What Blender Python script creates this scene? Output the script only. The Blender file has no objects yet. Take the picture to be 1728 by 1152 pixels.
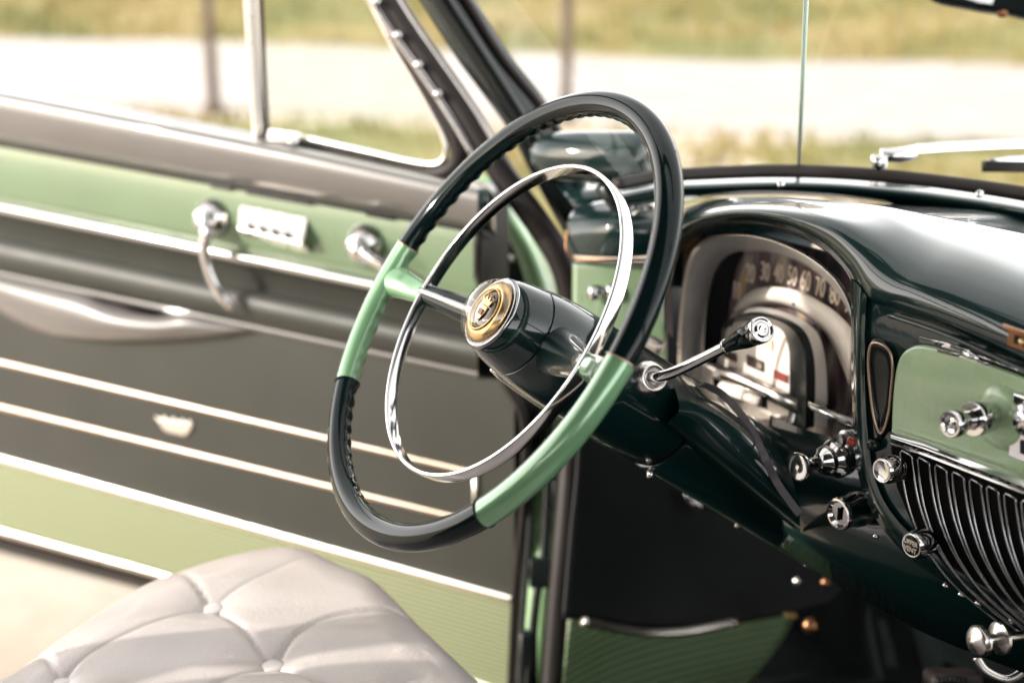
import bpy, bmesh, math, random
from mathutils import Vector as V, Matrix
from math import sin, cos, tan, pi, radians
random.seed(7)
C_=bpy.context.scene.collection
S=bpy.context.scene
# ------------------------------------------------------------------ camera
F=2400.0
def _cam(yaw,pitch):
    y,p=radians(yaw),radians(pitch)
    f=V((-sin(y)*cos(p),cos(y)*cos(p),-sin(p))); r=V((cos(y),sin(y),0)); return f,r,r.cross(f)
FW,RT,UP=_cam(56,18)
def ray(px,py): return FW+RT*((px-864)/F)-UP*((py-576)/F)
WC=V((-.38,0,1.0)); WD=1.2666                       # steering wheel centre, its distance
CP=WC-ray(825.5,525.5)*WD                           # camera position
cd=bpy.data.cameras.new("camera"); co=bpy.data.objects.new("camera",cd); C_.objects.link(co)
co.matrix_world=Matrix((RT,UP,-FW)).transposed().to_4x4(); co.location=CP
cd.sensor_width=36; cd.lens=50.0; cd.clip_start=.05; cd.clip_end=2000
cd.dof.use_dof=True; cd.dof.focus_distance=1.25; cd.dof.aperture_fstop=2.9
S.camera=co
# ------------------------------------------------------------------ light
SUN_EL=25; SUN_AZ=radians(199)     # azimuth the light comes FROM, measured from +Y towards +X
w=bpy.data.worlds.new("World"); S.world=w; w.use_nodes=True
nt=w.node_tree; bg=nt.nodes['Background']; sk=nt.nodes.new('ShaderNodeTexSky')
sk.sky_type='NISHITA'; sk.sun_disc=False; sk.sun_elevation=radians(SUN_EL); sk.sun_rotation=SUN_AZ
sk.air_density=1.0; sk.dust_density=3.0; sk.ozone_density=1.0
# thin bright cloud over the sky
tcw=nt.nodes.new('ShaderNodeTexCoord'); nz=nt.nodes.new('ShaderNodeTexNoise'); nz.inputs['Scale'].default_value=2.2; nz.inputs['Detail'].default_value=5
mpw=nt.nodes.new('ShaderNodeMapping'); mpw.inputs['Scale'].default_value=(1,1,3); nt.links.new(tcw.outputs['Generated'],mpw.inputs[0]); nt.links.new(mpw.outputs[0],nz.inputs['Vector'])
rw=nt.nodes.new('ShaderNodeValToRGB'); rw.color_ramp.elements[0].position=.30; rw.color_ramp.elements[0].color=(.7,.7,.7,1); rw.color_ramp.elements[1].position=.62; rw.color_ramp.elements[1].color=(.95,.95,.95,1)
nt.links.new(nz.outputs[0],rw.inputs[0])
mw=nt.nodes.new('ShaderNodeMix'); mw.data_type='RGBA'; mw.inputs[7].default_value=(7.4,7.2,6.95,1)
nt.links.new(rw.outputs[0],mw.inputs[0]); nt.links.new(sk.outputs[0],mw.inputs[6]); # bright haze low over the horizon
sxyz=nt.nodes.new('ShaderNodeSeparateXYZ'); nt.links.new(tcw.outputs['Generated'],sxyz.inputs[0])
mrw=nt.nodes.new('ShaderNodeMapRange'); mrw.interpolation_type='SMOOTHSTEP'; mrw.inputs[1].default_value=.05; mrw.inputs[2].default_value=.62; mrw.inputs[3].default_value=2.6; mrw.inputs[4].default_value=.8
nt.links.new(sxyz.outputs[2],mrw.inputs[0]); vm=nt.nodes.new('ShaderNodeVectorMath'); vm.operation='SCALE'
nt.links.new(mw.outputs[2],vm.inputs[0]); nt.links.new(mrw.outputs[0],vm.inputs[3]); nt.links.new(vm.outputs[0],bg.inputs[0]); bg.inputs[1].default_value=.15
sd=bpy.data.lights.new("sun",'SUN'); sd.energy=2.3; sd.angle=radians(.6); sd.color=(1,.945,.86)
so=bpy.data.objects.new("sun",sd); C_.objects.link(so)
fromdir=V((sin(SUN_AZ)*cos(radians(SUN_EL)),cos(SUN_AZ)*cos(radians(SUN_EL)),sin(radians(SUN_EL))))
so.rotation_euler=fromdir.to_track_quat('Z','Y').to_euler()
S.view_settings.view_transform='Standard'; S.view_settings.look='None'
S.view_settings.exposure=1.08; S.view_settings.gamma=1
# ------------------------------------------------------------------ materials
M={}
def mat(n,col,rough=.4,metal=0,coat=0,spec=.5,**k):
    m=bpy.data.materials.new(n); m.use_nodes=True; b=m.node_tree.nodes['Principled BSDF']
    b.inputs['Base Color'].default_value=(*col,1); b.inputs['Roughness'].default_value=rough
    b.inputs['Metallic'].default_value=metal; b.inputs['Coat Weight'].default_value=coat
    b.inputs['Coat Roughness'].default_value=.03; b.inputs['Specular IOR Level'].default_value=spec
    b.inputs['Coat IOR'].default_value=1.5 if n=='dark_paint' else 1.5
    for a,v in k.items(): b.inputs[a.replace('_',' ')].default_value=v
    M[n]=m; return m
def vary(m,scale=8,amt=.25,rough=None,bump=0,bscale=200,detail=6):
    """procedural wear: colour and roughness variation plus fine bump, in object space"""
    t=m.node_tree; N=t.nodes; L=t.links; b=N['Principled BSDF']; tc=N.new('ShaderNodeTexCoord')
    no=N.new('ShaderNodeTexNoise'); no.inputs['Scale'].default_value=scale; no.inputs['Detail'].default_value=detail
    L.new(tc.outputs['Object'],no.inputs['Vector'])
    c=b.inputs['Base Color'].default_value[:]
    cr=N.new('ShaderNodeValToRGB'); cr.color_ramp.elements[0].position=.3; cr.color_ramp.elements[1].position=.7
    cr.color_ramp.elements[0].color=tuple(x*(1-amt) for x in c[:3])+(1,)
    cr.color_ramp.elements[1].color=tuple(min(1,x*(1+amt)) for x in c[:3])+(1,)
    L.new(no.outputs[0],cr.inputs[0]); L.new(cr.outputs[0],b.inputs['Base Color'])
    if rough:
        mr=N.new('ShaderNodeMapRange'); mr.inputs[3].default_value=rough[0]; mr.inputs[4].default_value=rough[1]
        n2=N.new('ShaderNodeTexNoise'); n2.inputs['Scale'].default_value=scale*3; n2.inputs['Detail'].default_value=8
        L.new(tc.outputs['Object'],n2.inputs['Vector']); L.new(n2.outputs[0],mr.inputs[0]); L.new(mr.outputs[0],b.inputs['Roughness'])
    if bump:
        n3=N.new('ShaderNodeTexNoise'); n3.inputs['Scale'].default_value=bscale; n3.inputs['Detail'].default_value=3
        L.new(tc.outputs['Object'],n3.inputs['Vector'])
        bp=N.new('ShaderNodeBump'); bp.inputs['Strength'].default_value=bump; bp.inputs['Distance'].default_value=.001
        L.new(n3.outputs[0],bp.inputs['Height']); L.new(bp.outputs[0],b.inputs['Normal'])
    return m
vary(mat('dark_paint',(.002,.015,.0145),.3,coat=1,spec=.1),5,.15,(.3,.4),.03,60)
def coat_wear(m):
    t=m.node_tree; N=t.nodes; L=t.links; b=N['Principled BSDF']; tc=N.new('ShaderNodeTexCoord')
    n=N.new('ShaderNodeTexNoise'); n.inputs['Scale'].default_value=22; n.inputs['Detail'].default_value=9; n.inputs['Roughness'].default_value=.7
    L.new(tc.outputs['Object'],n.inputs['Vector']); r=N.new('ShaderNodeMapRange'); r.inputs[1].default_value=.4; r.inputs[2].default_value=.75; r.inputs[3].default_value=.015; r.inputs[4].default_value=.09
    L.new(n.outputs[0],r.inputs[0]); L.new(r.outputs[0],b.inputs['Coat Roughness'])
    n=N.new('ShaderNodeTexNoise'); n.inputs['Scale'].default_value=260; n.inputs['Detail'].default_value=1; L.new(tc.outputs['Object'],n.inputs['Vector'])
    bp=N.new('ShaderNodeBump'); bp.inputs['Strength'].default_value=.05; bp.inputs['Distance'].default_value=.0004; L.new(n.outputs[0],bp.inputs['Height']); L.new(bp.outputs[0],b.inputs['Coat Normal'])
coat_wear(M['dark_paint'])
vary(mat('rim_plastic',(.002,.007,.0075),.12,coat=0,spec=.22),5,.2,(.05,.11))
vary(mat('green_paint',(.135,.20,.11),.3,coat=.5),6,.06,(.22,.38),.03,90)
vary(mat('green_pearl',(.165,.325,.175),.24,metal=.3,coat=1),9,.06,(.18,.3))
vary(mat('jamb_paint',(.24,.40,.20),.35,coat=.4),6,.08,(.3,.45))
vary(mat('green_dash',(.31,.43,.25),.28,coat=.6),14,.05,(.2,.36),.05,120)
vary(mat('chrome',(.62,.61,.61),.07,metal=1),10,.04,(.04,.16))
vary(mat('worn_chrome',(.72,.69,.66),.22,metal=1),14,.12,(.14,.4),.1,150)
vary(mat('bright_trim',(.85,.80,.74),.28,metal=1),12,.05,(.22,.36))
vary(mat('door_leather',(.031,.032,.026),.48,spec=.5),7,.12,(.4,.58),.25,260)
vary(mat('pad_leather',(.14,.13,.125),.40,coat=.5),7,.08,(.26,.38),.15,240)
vary(mat('seat_leather',(.54,.48,.455),.33,coat=.3),5,.08,(.26,.42),.5,260)
vary(mat('kick_leather',(.009,.011,.012),.5,spec=.3),7,.15,(.45,.6),.3,240)
vary(mat('rubber',(.02,.0155,.015),.5,spec=.25),10,.25,(.4,.6),.2,120)
vary(mat('black_metal',(.005,.008,.008),.22,coat=0,spec=.25),9,.3,(.15,.3))
mat('black_void',(.002,.002,.002),.9,spec=.1)
vary(mat('strap_grey',(.06,.052,.06),.55),12,.1)
vary(mat('gold',(.66,.46,.22),.26,metal=1),40,.15,(.2,.38))
vary(mat('copper',(.30,.15,.08),.3,metal=1),40,.2,(.2,.45))
vary(mat('dark_chrome',(.30,.30,.31),.16,metal=1),30,.3,(.1,.3))
mat('tan_edge',(.42,.30,.22),.3,metal=.8)
vary(mat('trim_tan',(.60,.48,.40),.30,metal=1),12,.06,(.24,.38))
vary(mat('button_leather',(.62,.57,.55),.25,coat=.5),30,.05)
mat('enamel',(.012,.012,.016),.15,coat=1)
mat('dial_white',(.88,.80,.72),.45)
vary(mat('brushed_silver',(.80,.78,.76),.3,metal=.45),16,.18,(.22,.42),.1,150)
mat('dial_print',(.05,.03,.025),.6)
mat('dial_red',(.22,.03,.025),.5)
mat('numeral',(.80,.68,.54),.5)
mat('red_wire',(.45,.05,.03),.4)
vary(mat('carpet',(.005,.007,.007),.95,spec=.05),20,.4,None,.8,300)
vary(mat('headliner',(.055,.05,.045),.9),5,.05)
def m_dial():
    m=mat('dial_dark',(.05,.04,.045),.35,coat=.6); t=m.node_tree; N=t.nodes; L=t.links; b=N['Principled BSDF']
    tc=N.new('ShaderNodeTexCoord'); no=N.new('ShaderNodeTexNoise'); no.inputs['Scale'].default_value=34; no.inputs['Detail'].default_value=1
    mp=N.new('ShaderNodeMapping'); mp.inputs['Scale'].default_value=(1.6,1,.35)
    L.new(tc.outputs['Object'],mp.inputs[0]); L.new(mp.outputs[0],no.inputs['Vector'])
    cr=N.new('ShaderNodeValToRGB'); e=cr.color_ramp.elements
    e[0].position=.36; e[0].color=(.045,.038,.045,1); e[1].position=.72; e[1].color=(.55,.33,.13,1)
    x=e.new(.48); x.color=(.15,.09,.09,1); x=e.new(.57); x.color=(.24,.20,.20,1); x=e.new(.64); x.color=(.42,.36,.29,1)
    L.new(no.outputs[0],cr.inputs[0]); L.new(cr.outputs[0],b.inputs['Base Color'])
m_dial()
def m_rib():
    for nm,base,pitch in (('ribbed_green',(.215,.24,.13),.0072),('ribbed_kick',(.12,.19,.09),.0088)):
        m=mat(nm,base,.55); t=m.node_tree; N=t.nodes; L=t.links; b=N['Principled BSDF']
        tc=N.new('ShaderNodeTexCoord'); wv=N.new('ShaderNodeTexWave'); wv.wave_type='BANDS'; wv.bands_direction='Z'
        wv.inputs['Scale'].default_value=2*pi/20/pitch*1.0; wv.inputs['Distortion'].default_value=0.15
        L.new(tc.outputs['Object'],wv.inputs['Vector'])
        bp=N.new('ShaderNodeBump'); bp.inputs['Strength'].default_value=.75; bp.inputs['Distance'].default_value=.0012
        L.new(wv.outputs[1],bp.inputs['Height']); L.new(bp.outputs[0],b.inputs['Normal'])
        cr=N.new('ShaderNodeValToRGB'); cr.color_ramp.elements[0].color=tuple(x*(.75 if 'kick' in nm else .7) for x in base)+(1,); cr.color_ramp.elements[1].color=tuple(min(1,x*1.12) for x in base)+(1,)
        cr.color_ramp.elements[0].position=.05; cr.color_ramp.elements[1].position=.5
        L.new(wv.outputs[1],cr.inputs[0]); L.new(cr.outputs[0],b.inputs['Base Color'])
m_rib()
def m_glass(n,tint,refl=1.45,mixg=None):
    m=bpy.data.materials.new(n); m.use_nodes=True; t=m.node_tree; N=t.nodes; L=t.links
    N.remove(N['Principled BSDF']); out=N['Material Output']
    tr=N.new('ShaderNodeBsdfTransparent'); tr.inputs[0].default_value=(*tint,1)
    gl=N.new('ShaderNodeBsdfGlossy'); gl.inputs['Roughness'].default_value=.02
    lw=N.new('ShaderNodeLayerWeight'); lw.inputs[0].default_value=.5; pw=N.new('ShaderNodeMath'); pw.operation='POWER'; pw.inputs[1].default_value=5
    fr=N.new('ShaderNodeMath'); fr.operation='MULTIPLY_ADD'; r0_=((refl-1)/(refl+1))**2; fr.inputs[1].default_value=1-r0_; fr.inputs[2].default_value=r0_
    L.new(lw.outputs[1],pw.inputs[0]); L.new(pw.outputs[0],fr.inputs[0])
    mx=N.new('ShaderNodeMixShader'); L.new(fr.outputs[0],mx.inputs[0]); L.new(tr.outputs[0],mx.inputs[1]); L.new(gl.outputs[0],mx.inputs[2])
    L.new(mx.outputs[0],out.inputs[0]); M[n]=m
m_glass('glass',(.97,.985,.97),1.35); m_glass('dome_glass',(1,.97,.92),1.9); m_glass('vent_glass',(.95,.98,.935),1.4)
mat('glass_edge',(.62,.80,.72),.15)
# ------------------------------------------------------------------ mesh helpers
def link(name,me,m=None,parent=None,smooth=True,kind=None,label=None):
    o=bpy.data.objects.new(name,me); C_.objects.link(o)
    if m: me.materials.append(M[m] if isinstance(m,str) else m)
    if smooth:
        for p in me.polygons: p.use_smooth=True
    if parent is not None: o.parent=parent
    if kind: o['kind']=kind
    if label: o['label']=label
    return o
class MB:
    def __init__(s): s.v=[]; s.f=[]
    def add(s,vs,fs):
        k=len(s.v); s.v+= [tuple(v) for v in vs]; s.f+=[tuple(i+k for i in f) for f in fs]; return s
    def me(s,n='m'):
        me=bpy.data.meshes.new(n); me.from_pydata(s.v,[],s.f); me.validate()
        bm=bmesh.new(); bm.from_mesh(me); bmesh.ops.recalc_face_normals(bm,faces=bm.faces); bm.to_mesh(me); bm.free(); return me
    def build(s,name,m,parent=None,smooth=True,bevel=0,label=None,sub=0,auto=None,seg=2):
        o=link(name,s.me(name),m,parent,smooth,label=label)
        if bevel:
            b=o.modifiers.new('b','BEVEL'); b.width=bevel; b.segments=seg; b.limit_method='ANGLE'; b.angle_limit=radians(35)
            b.harden_normals=False
        if sub:
            b=o.modifiers.new('s','SUBSURF'); b.levels=b.render_levels=sub
        if auto or (bevel and smooth):
            o.data.set_sharp_from_angle(angle=radians(auto or 40))
        return o
def cr(pts,n=8,closed=False):
    """Catmull-Rom through points (tuples of any length)"""
    pts=[tuple(p) for p in pts]; L=len(pts); out=[]
    rng=range(L if closed else L-1)
    for i in rng:
        g=lambda j: pts[j%L] if closed else pts[max(0,min(L-1,j))]
        a,b,c,d=g(i-1),g(i),g(i+1),g(i+2)
        for k in range(n):
            t=k/n; out.append(tuple(.5*((2*q)+(-p+r)*t+(2*p-5*q+4*r-s_)*t*t+(-p+3*q-3*r+s_)*t**3) for p,q,r,s_ in zip(a,b,c,d)))
    if not closed: out.append(pts[-1])
    return out
def basis(d):
    d=V(d).normalized(); a=V((0,0,1)) if abs(d.z)<.95 else V((1,0,0)); u=d.cross(a).normalized(); return u,u.cross(d).normalized()
def tube(mb,pts,rad,seg=12,closed=False,flat=None,caps=True,side=None):
    """sweep; rad float or list; flat=(a,b) scales along side/other; side = fixed side vector"""
    pts=[V(p) for p in pts]; n=len(pts); rad=rad if isinstance(rad,(list,tuple)) else [rad]*n
    vs=[]; fs=[]; pu=None
    for i,p in enumerate(pts):
        d=(pts[(i+1)%n]-pts[i-1]) if closed else (pts[min(n-1,i+1)]-pts[max(0,i-1)])
        d.normalize()
        if side is not None: u=(V(side)-d*V(side).dot(d)).normalized()
        elif pu is None: u=basis(d)[0]
        else: u=(pu-d*pu.dot(d)).normalized()
        pu=u; v=d.cross(u)
        a,b=flat or (1,1)
        for k in range(seg):
            t=2*pi*k/seg
            if flat and seg<=8 and False: pass
            vs.append(p+u*(cos(t)*rad[i]*a)+v*(sin(t)*rad[i]*b))
    m=n if closed else n-1
    for i in range(m):
        for k in range(seg):
            j=(i+1)%n; fs.append((i*seg+k,i*seg+(k+1)%seg,j*seg+(k+1)%seg,j*seg+k))
    if not closed and caps: fs.append(tuple(range(seg))[::-1]); fs.append(tuple((n-1)*seg+k for k in range(seg)))
    mb.add(vs,fs); return mb
def sweep(mb,pts,prof,side,closed=False,caps=True):
    """sweep a 2D profile [(a,b)] (a along side, b along d x side)"""
    pts=[V(p) for p in pts]; n=len(pts); seg=len(prof); vs=[]; fs=[]
    for i,p in enumerate(pts):
        d=(pts[(i+1)%n]-pts[i-1]) if closed else (pts[min(n-1,i+1)]-pts[max(0,i-1)])
        d.normalize(); u=(V(side)-d*V(side).dot(d)).normalized(); v=d.cross(u)
        for a,b in prof: vs.append(p+u*a+v*b)
    for i in range(n if closed else n-1):
        for k in range(seg):
            j=(i+1)%n; fs.append((i*seg+k,i*seg+(k+1)%seg,j*seg+(k+1)%seg,j*seg+k))
    if not closed and caps: fs.append(tuple(range(seg))[::-1]); fs.append(tuple((n-1)*seg+k for k in range(seg)))
    mb.add(vs,fs); return mb
def rrect(a,b,r,n=3):
    out=[]
    for cx,cy,t0 in ((a-r,b-r,0),(-a+r,b-r,90),(-a+r,-b+r,180),(a-r,-b+r,270)):
        for k in range(n+1): t=radians(t0+90*k/n); out.append((cx+r*cos(t),cy+r*sin(t)))
    return out
def lathe(mb,o,d,prof,seg=40,sc=(1,1)):
    o=V(o); d=V(d).normalized(); u,v=basis(d); vs=[]; fs=[]
    for s,r in prof:
        for k in range(seg):
            t=2*pi*k/seg; vs.append(o+d*s+u*(r*cos(t)*sc[0])+v*(r*sin(t)*sc[1]))
    for i in range(len(prof)-1):
        for k in range(seg): fs.append((i*seg+k,i*seg+(k+1)%seg,(i+1)*seg+(k+1)%seg,(i+1)*seg+k))
    fs.append(tuple(range(seg))); fs.append(tuple((len(prof)-1)*seg+k for k in range(seg)))
    mb.add(vs,fs); return mb
def prism(mb,pts,ext):
    """planar outline extruded by vector ext"""
    n=len(pts); ext=V(ext); vs=[V(p) for p in pts]+[V(p)+ext for p in pts]
    fs=[tuple(range(n)),tuple(range(2*n-1,n-1,-1))]+[(i,(i+1)%n,(i+1)%n+n,i+n) for i in range(n)]
    mb.add(vs,fs); return mb
def loft(mb,rows,closed=False):
    n=len(rows[0]); vs=[v for r in rows for v in r]; fs=[]
    for i in range(len(rows)-1):
        for k in range(n if closed else n-1):
            fs.append((i*n+k,i*n+(k+1)%n,(i+1)*n+(k+1)%n,(i+1)*n+k))
    mb.add(vs,fs); return mb
def box(mb,c,ax,ay,az):
    c=V(c); ax,ay,az=V(ax),V(ay),V(az); vs=[c+ax*i+ay*j+az*k for i in(-1,1) for j in(-1,1) for k in(-1,1)]
    mb.add(vs,[(0,1,3,2),(4,6,7,5),(0,4,5,1),(2,3,7,6),(0,2,6,4),(1,5,7,3)]); return mb
def text(name,s,size,o,xd,yd,m,parent,ext=.0006,squash=1):
    cu=bpy.data.curves.new('t','FONT'); cu.body=s; cu.size=size; cu.extrude=ext; cu.align_x='CENTER'; cu.align_y='CENTER'
    to=bpy.data.objects.new('t',cu); C_.objects.link(to); bpy.context.view_layer.update()
    me=bpy.data.meshes.new_from_object(to.evaluated_get(bpy.context.evaluated_depsgraph_get()))
    bpy.data.objects.remove(to); xd=V(xd).normalized(); yd=V(yd); yd=(yd-xd*yd.dot(xd)).normalized(); zd=xd.cross(yd)
    me.transform(Matrix((xd*squash,yd,zd)).transposed().to_4x4()); me.transform(Matrix.Translation(V(o)))
    return link(name,me,m,parent,False)
# picking helpers: a pixel of the photo gives the direction, a real plane of the car gives the place
def P(px,py,D): return CP+ray(px,py)*D
def PL(px,py,o,n):
    r=ray(px,py); return CP+r*((V(o)-CP).dot(V(n))/r.dot(V(n)))
def PY(px,py,y): return PL(px,py,(0,y,0),(0,1,0))
def PX(px,py,x): return PL(px,py,(x,0,0),(1,0,0))
def PZ(px,py,z): return PL(px,py,(0,0,z),(0,0,1))
# ------------------------------------------------------------------ car root
car=bpy.data.objects.new('vintage_car',None); C_.objects.link(car)
car['label']='vintage two tone green car with black and green steering wheel and open door'; car['category']='car'
# ================================================================== SETTING
def ground():
    m=bpy.data.materials.new('ground_mix'); m.use_nodes=True; t=m.node_tree; N=t.nodes; L=t.links; b=N['Principled BSDF']
    b.inputs['Roughness'].default_value=.95; tc=N.new('ShaderNodeTexCoord')
    n1=N.new('ShaderNodeTexNoise'); n1.inputs['Scale'].default_value=.9; n1.inputs['Detail'].default_value=7
    n2=N.new('ShaderNodeTexNoise'); n2.inputs['Scale'].default_value=14; n2.inputs['Detail'].default_value=5
    for n in(n1,n2): L.new(tc.outputs['Object'],n.inputs['Vector'])
    c1=N.new('ShaderNodeValToRGB'); e=c1.color_ramp.elements; e[0].position=.35; e[0].color=(.52,.43,.34,1); e[1].position=.65; e[1].color=(.72,.62,.52,1)
    L.new(n1.outputs[0],c1.inputs[0]); mx=N.new('ShaderNodeMix'); mx.data_type='RGBA'; mx.blend_type='MULTIPLY'; mx.inputs[0].default_value=.3
    L.new(c1.outputs[0],mx.inputs[6]); L.new(n2.outputs[0],mx.inputs[7]); L.new(mx.outputs[2],b.inputs['Base Color'])
    M['ground']=m
    # grass: dry and fresh patches
    m=bpy.data.materials.new('grass_turf'); m.use_nodes=True; t=m.node_tree; N=t.nodes; L=t.links; b=N['Principled BSDF']
    b.inputs['Roughness'].default_value=.95; tc=N.new('ShaderNodeTexCoord')
    n1=N.new('ShaderNodeTexNoise'); n1.inputs['Scale'].default_value=.8; n1.inputs['Detail'].default_value=5
    L.new(tc.outputs['Object'],n1.inputs['Vector']); c1=N.new('ShaderNodeValToRGB'); e=c1.color_ramp.elements
    e[0].position=.34; e[0].position=.32; e[0].color=(.15,.155,.05,1); e[1].position=.66; e[1].color=(.32,.25,.115,1); x=e.new(.44); x.color=(.21,.19,.065,1); x=e.new(.56); x.color=(.28,.22,.085,1)
    L.new(n1.outputs[0],c1.inputs[0]); L.new(c1.outputs[0],b.inputs['Base Color']); M['turf']=m
    m=vary(mat('road',(.40,.365,.335),.9),3,.12); vary(mat('bank_soil',(.24,.18,.14),.95),1.1,.3)
    # terrain: flat near the car, low bank beyond the road
    rd=V((.745,.667,0)); rn=V((-.667,.745,0))
    def sheet(name,d0,d1,z0,z1,m,l0=-60,l1=60,nx=60,ny=12,amp=0):
        mb=MB(); rows=[]
        for j in range(ny+1):
            row=[]
            for i in range(nx+1):
                f=j/ny; d=d0+(d1-d0)*f; l=l0+(l1-l0)*i/nx
                e=.25*sin(l*.9)+.12*sin(l*2.3+1) if j in(0,ny) and amp else 0
                row.append(rn*(d+e)+rd*l+V((0,0,z0+(z1-z0)*f+(amp*.1*sin(l*1.7+d*2) if 0<j<ny else 0))))
            rows.append(row)
        loft(mb,rows); return mb.build(name,m,None)
    g=sheet('ground',-400,400,0,0,'ground',-400,400,2,2); g['kind']='structure'
    g=sheet('grass_verge',4.6,6.9,.012,.012,'turf',-40,40,120,6,.2); g['kind']='structure'
    g=sheet('road',7.2,10.6,.008,.008,'road'); g['kind']='structure'
    g=sheet('grass_bank',10.7,15.2,.012,.35,'turf',-60,60,140,8,.4); g['kind']='structure'
    g=sheet('hillside',15.0,60,.30,5.5,'bank_soil',-120,120,80,20,3); g['kind']='structure'
    # grass tufts, real blades on verge and bank
    mb=MB(); rr=random.Random(3)
    for (d0,d1,n,zz) in ((4.5,7.0,3600,.0),(10.6,15.5,3800,.012)):
        for _ in range(n):
            d=rr.uniform(d0,d1); l=rr.uniform(-9,9); z=zz if d<8 else .012+(d-10.7)/4.5*.34
            p=rn*d+rd*l+V((0,0,z)); h=rr.uniform(.04,.16)*(1.3 if d>8 else .75)
            for q in range(4):
                a=rr.uniform(0,2*pi); t=V((cos(a),sin(a),0)); s=V((-t.y,t.x,0))*rr.uniform(.006,.014); tip=p+t*h*rr.uniform(.2,.7)+V((0,0,h)); b0=p+t*.02
                mb.add([b0-s,b0+s,tip],[(0,1,2)])
    o=mb.build('grass',M['turf'],None,False); o['kind']='stuff'; o['label']='dry yellow green grass tufts on both sides of the pale road'; o['category']='grass'
ground()
def post(px,py_base,D_w,label,lean):
    base=PZ(px,py_base,0.0); e=bpy.data.objects.new('fence_post',None); C_.objects.link(e); e.location=base
    e['label']=label; e['category']='fence post'; e['group']='thin posts beside the road'
    mb=MB(); h=2.1; lv=V(lean)
    prof=rrect(D_w/2,D_w/2,.012); sweep(mb,[V((0,0,-.05)),V((0,0,.6))+lv*.3,V((0,0,1.3))+lv*.65,V((0,0,h))+lv],prof,(1,0,0))
    mb.build('shaft','rubber_post',e)
    mb=MB(); lathe(mb,V((0,0,h))+lv,(0,0,1),[(-.02,D_w*.62),(.01,D_w*.62),(.03,D_w*.4),(.035,.002)],20); mb.build('cap','rubber_post',e)
    mb=MB(); lathe(mb,(0,0,0),(0,0,1),[(-.02,D_w*1.5),(.05,D_w*1.1),(.07,D_w*.7)],20); mb.build('footing','rubber_post',e)
vary(mat('rubber_post',(.10,.07,.05),.7),9,.3)
post(362,191,.058,'thin brown post standing at the left, seen past the open door',(0,0,0))
post(955,205,.058,'thin brown post seen through the windscreen above the steering wheel',(0,0,0))
# ================================================================== STEERING WHEEL
ca=radians(-14.68+6); ct=radians(35.95)
AX=V((-sin(ca)*cos(ct),cos(ca)*cos(ct),-sin(ct)))     # column axis, away from the driver
WU,WV=basis(AX)
def WP(th,r,s=0): return WC+AX*s+WU*(r*cos(th))+WV*(r*sin(th))
def ang(px,py):
    q=PL(px,py,WC,AX)-WC; return math.atan2(q.dot(WV),q.dot(WU))
R0=.215; r0=.0122
def rim_arc(mb,t0,t1,n,grip=0,ra=r0,seg=28):
    rows=[]
    for i in range(n+1):
        th=t0+(t1-t0)*i/n; row=[]
        out=V(WP(th,1)-WP(th,0)); c=WP(th,R0)
        fade=min(1,i/6,(n-i)/6)
        for k in range(seg):
            ph=2*pi*k/seg     # 0 = outward, 90 = towards driver (-AX)
            rr=ra; g=max(0,-cos(ph-radians(62)))**1.8
            rr-=grip*fade*g*(.5+.5*cos(th*76))*.0019
            row.append(c+out*(rr*cos(ph))*1.02-AX*(rr*sin(ph)*.92))
        rows.append(row)
    loft(mb,rows,True); mb.f.append(tuple(range(len(mb.v)-seg*(n+1),len(mb.v)-seg*n))); mb.f.append(tuple(range(len(mb.v)-seg,len(mb.v))))
def norm(a): return a%(2*pi)
aA0,aA1=ang(683,412),ang(578,650)     # left green section
aB0,aB1=ang(1048,608),ang(818,868)    # right green section
def arc_between(a,b):   # shortest signed
    d=(b-a+pi)%(2*pi)-pi; return a,a+d
A=arc_between(aA0,aA1); B=arc_between(aB0,aB1)
# black arcs: top from A0 to B0, bottom from A1 to B1
def other(a,b,sgn):
    d=(b-a)%(2*pi)
    if sgn<0: d-=2*pi
    return a,a+d
sgA=1 if A[1]>A[0] else -1
top=other(A[0],B[0],-sgA); bot=other(A[1],B[1],sgA)
mb=MB(); rim_arc(mb,*top,460,1); rim_arc(mb,*bot,230,1)
wheel=mb.build('steering_wheel','rim_plastic',car,auto=60)
for ar,n in ((A,140),(B,140)):
    mb=MB(); rim_arc(mb,*ar,n,.75 if ar is A else .0,.0127); mb.build('rim_grip','green_pearl',wheel,auto=60)
for a in (A[0],A[1],B[0],B[1]):
    mb=MB(); c=WP(a,R0); tng=(WP(a+.01,R0)-WP(a-.01,R0)).normalized(); lathe(mb,c,tng,[(-.0007,.0122),(-.0006,.0130),(.0006,.0130),(.0007,.0122)],32)
    mb.build('joint_ring','tan_edge' if a in(B[0],A[0]) else 'rim_plastic',wheel)
# spokes
def spoke(px,py,flip):
    a=ang(px,py); 
    ptg=[WP(a,.212,.001),WP(a,.200,.004),WP(a,.187,.009),WP(a,.172,.013),WP(a,.157,.0145)]
    mb=MB(); tube(mb,cr(ptg,6),[.0155*(1-.42*i/24) for i in range(25)],24,side=AX,flat=(.72,1.15)); mb.build('spoke_stub','green_pearl',wheel)
    mb=MB(); pts=cr([WP(a,.158,.0150),WP(a,.12,.022+.006*flip),WP(a,.08,.030+.012*flip),WP(a,.03,.036+.022*flip)],6); tube(mb,pts,[.0085+(.0045+.008*flip)*(i/(len(pts)-1))**.8 for i in range(len(pts))],28,side=AX,flat=(.8,1.15)); mb.build('spoke','dark_paint' if flip else 'rim_plastic',wheel)
    if not flip: mb=MB(); pts=cr([WP(a,.156,.0085),WP(a,.12,.0135),WP(a,.08,.0195),WP(a,.03,.024)],6); tube(mb,pts,.0034,10,side=AX); mb.build('spoke_glint','chrome',wheel)  # chrome sliver standing in for the white highlight along the dark spoke
    return a
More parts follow.
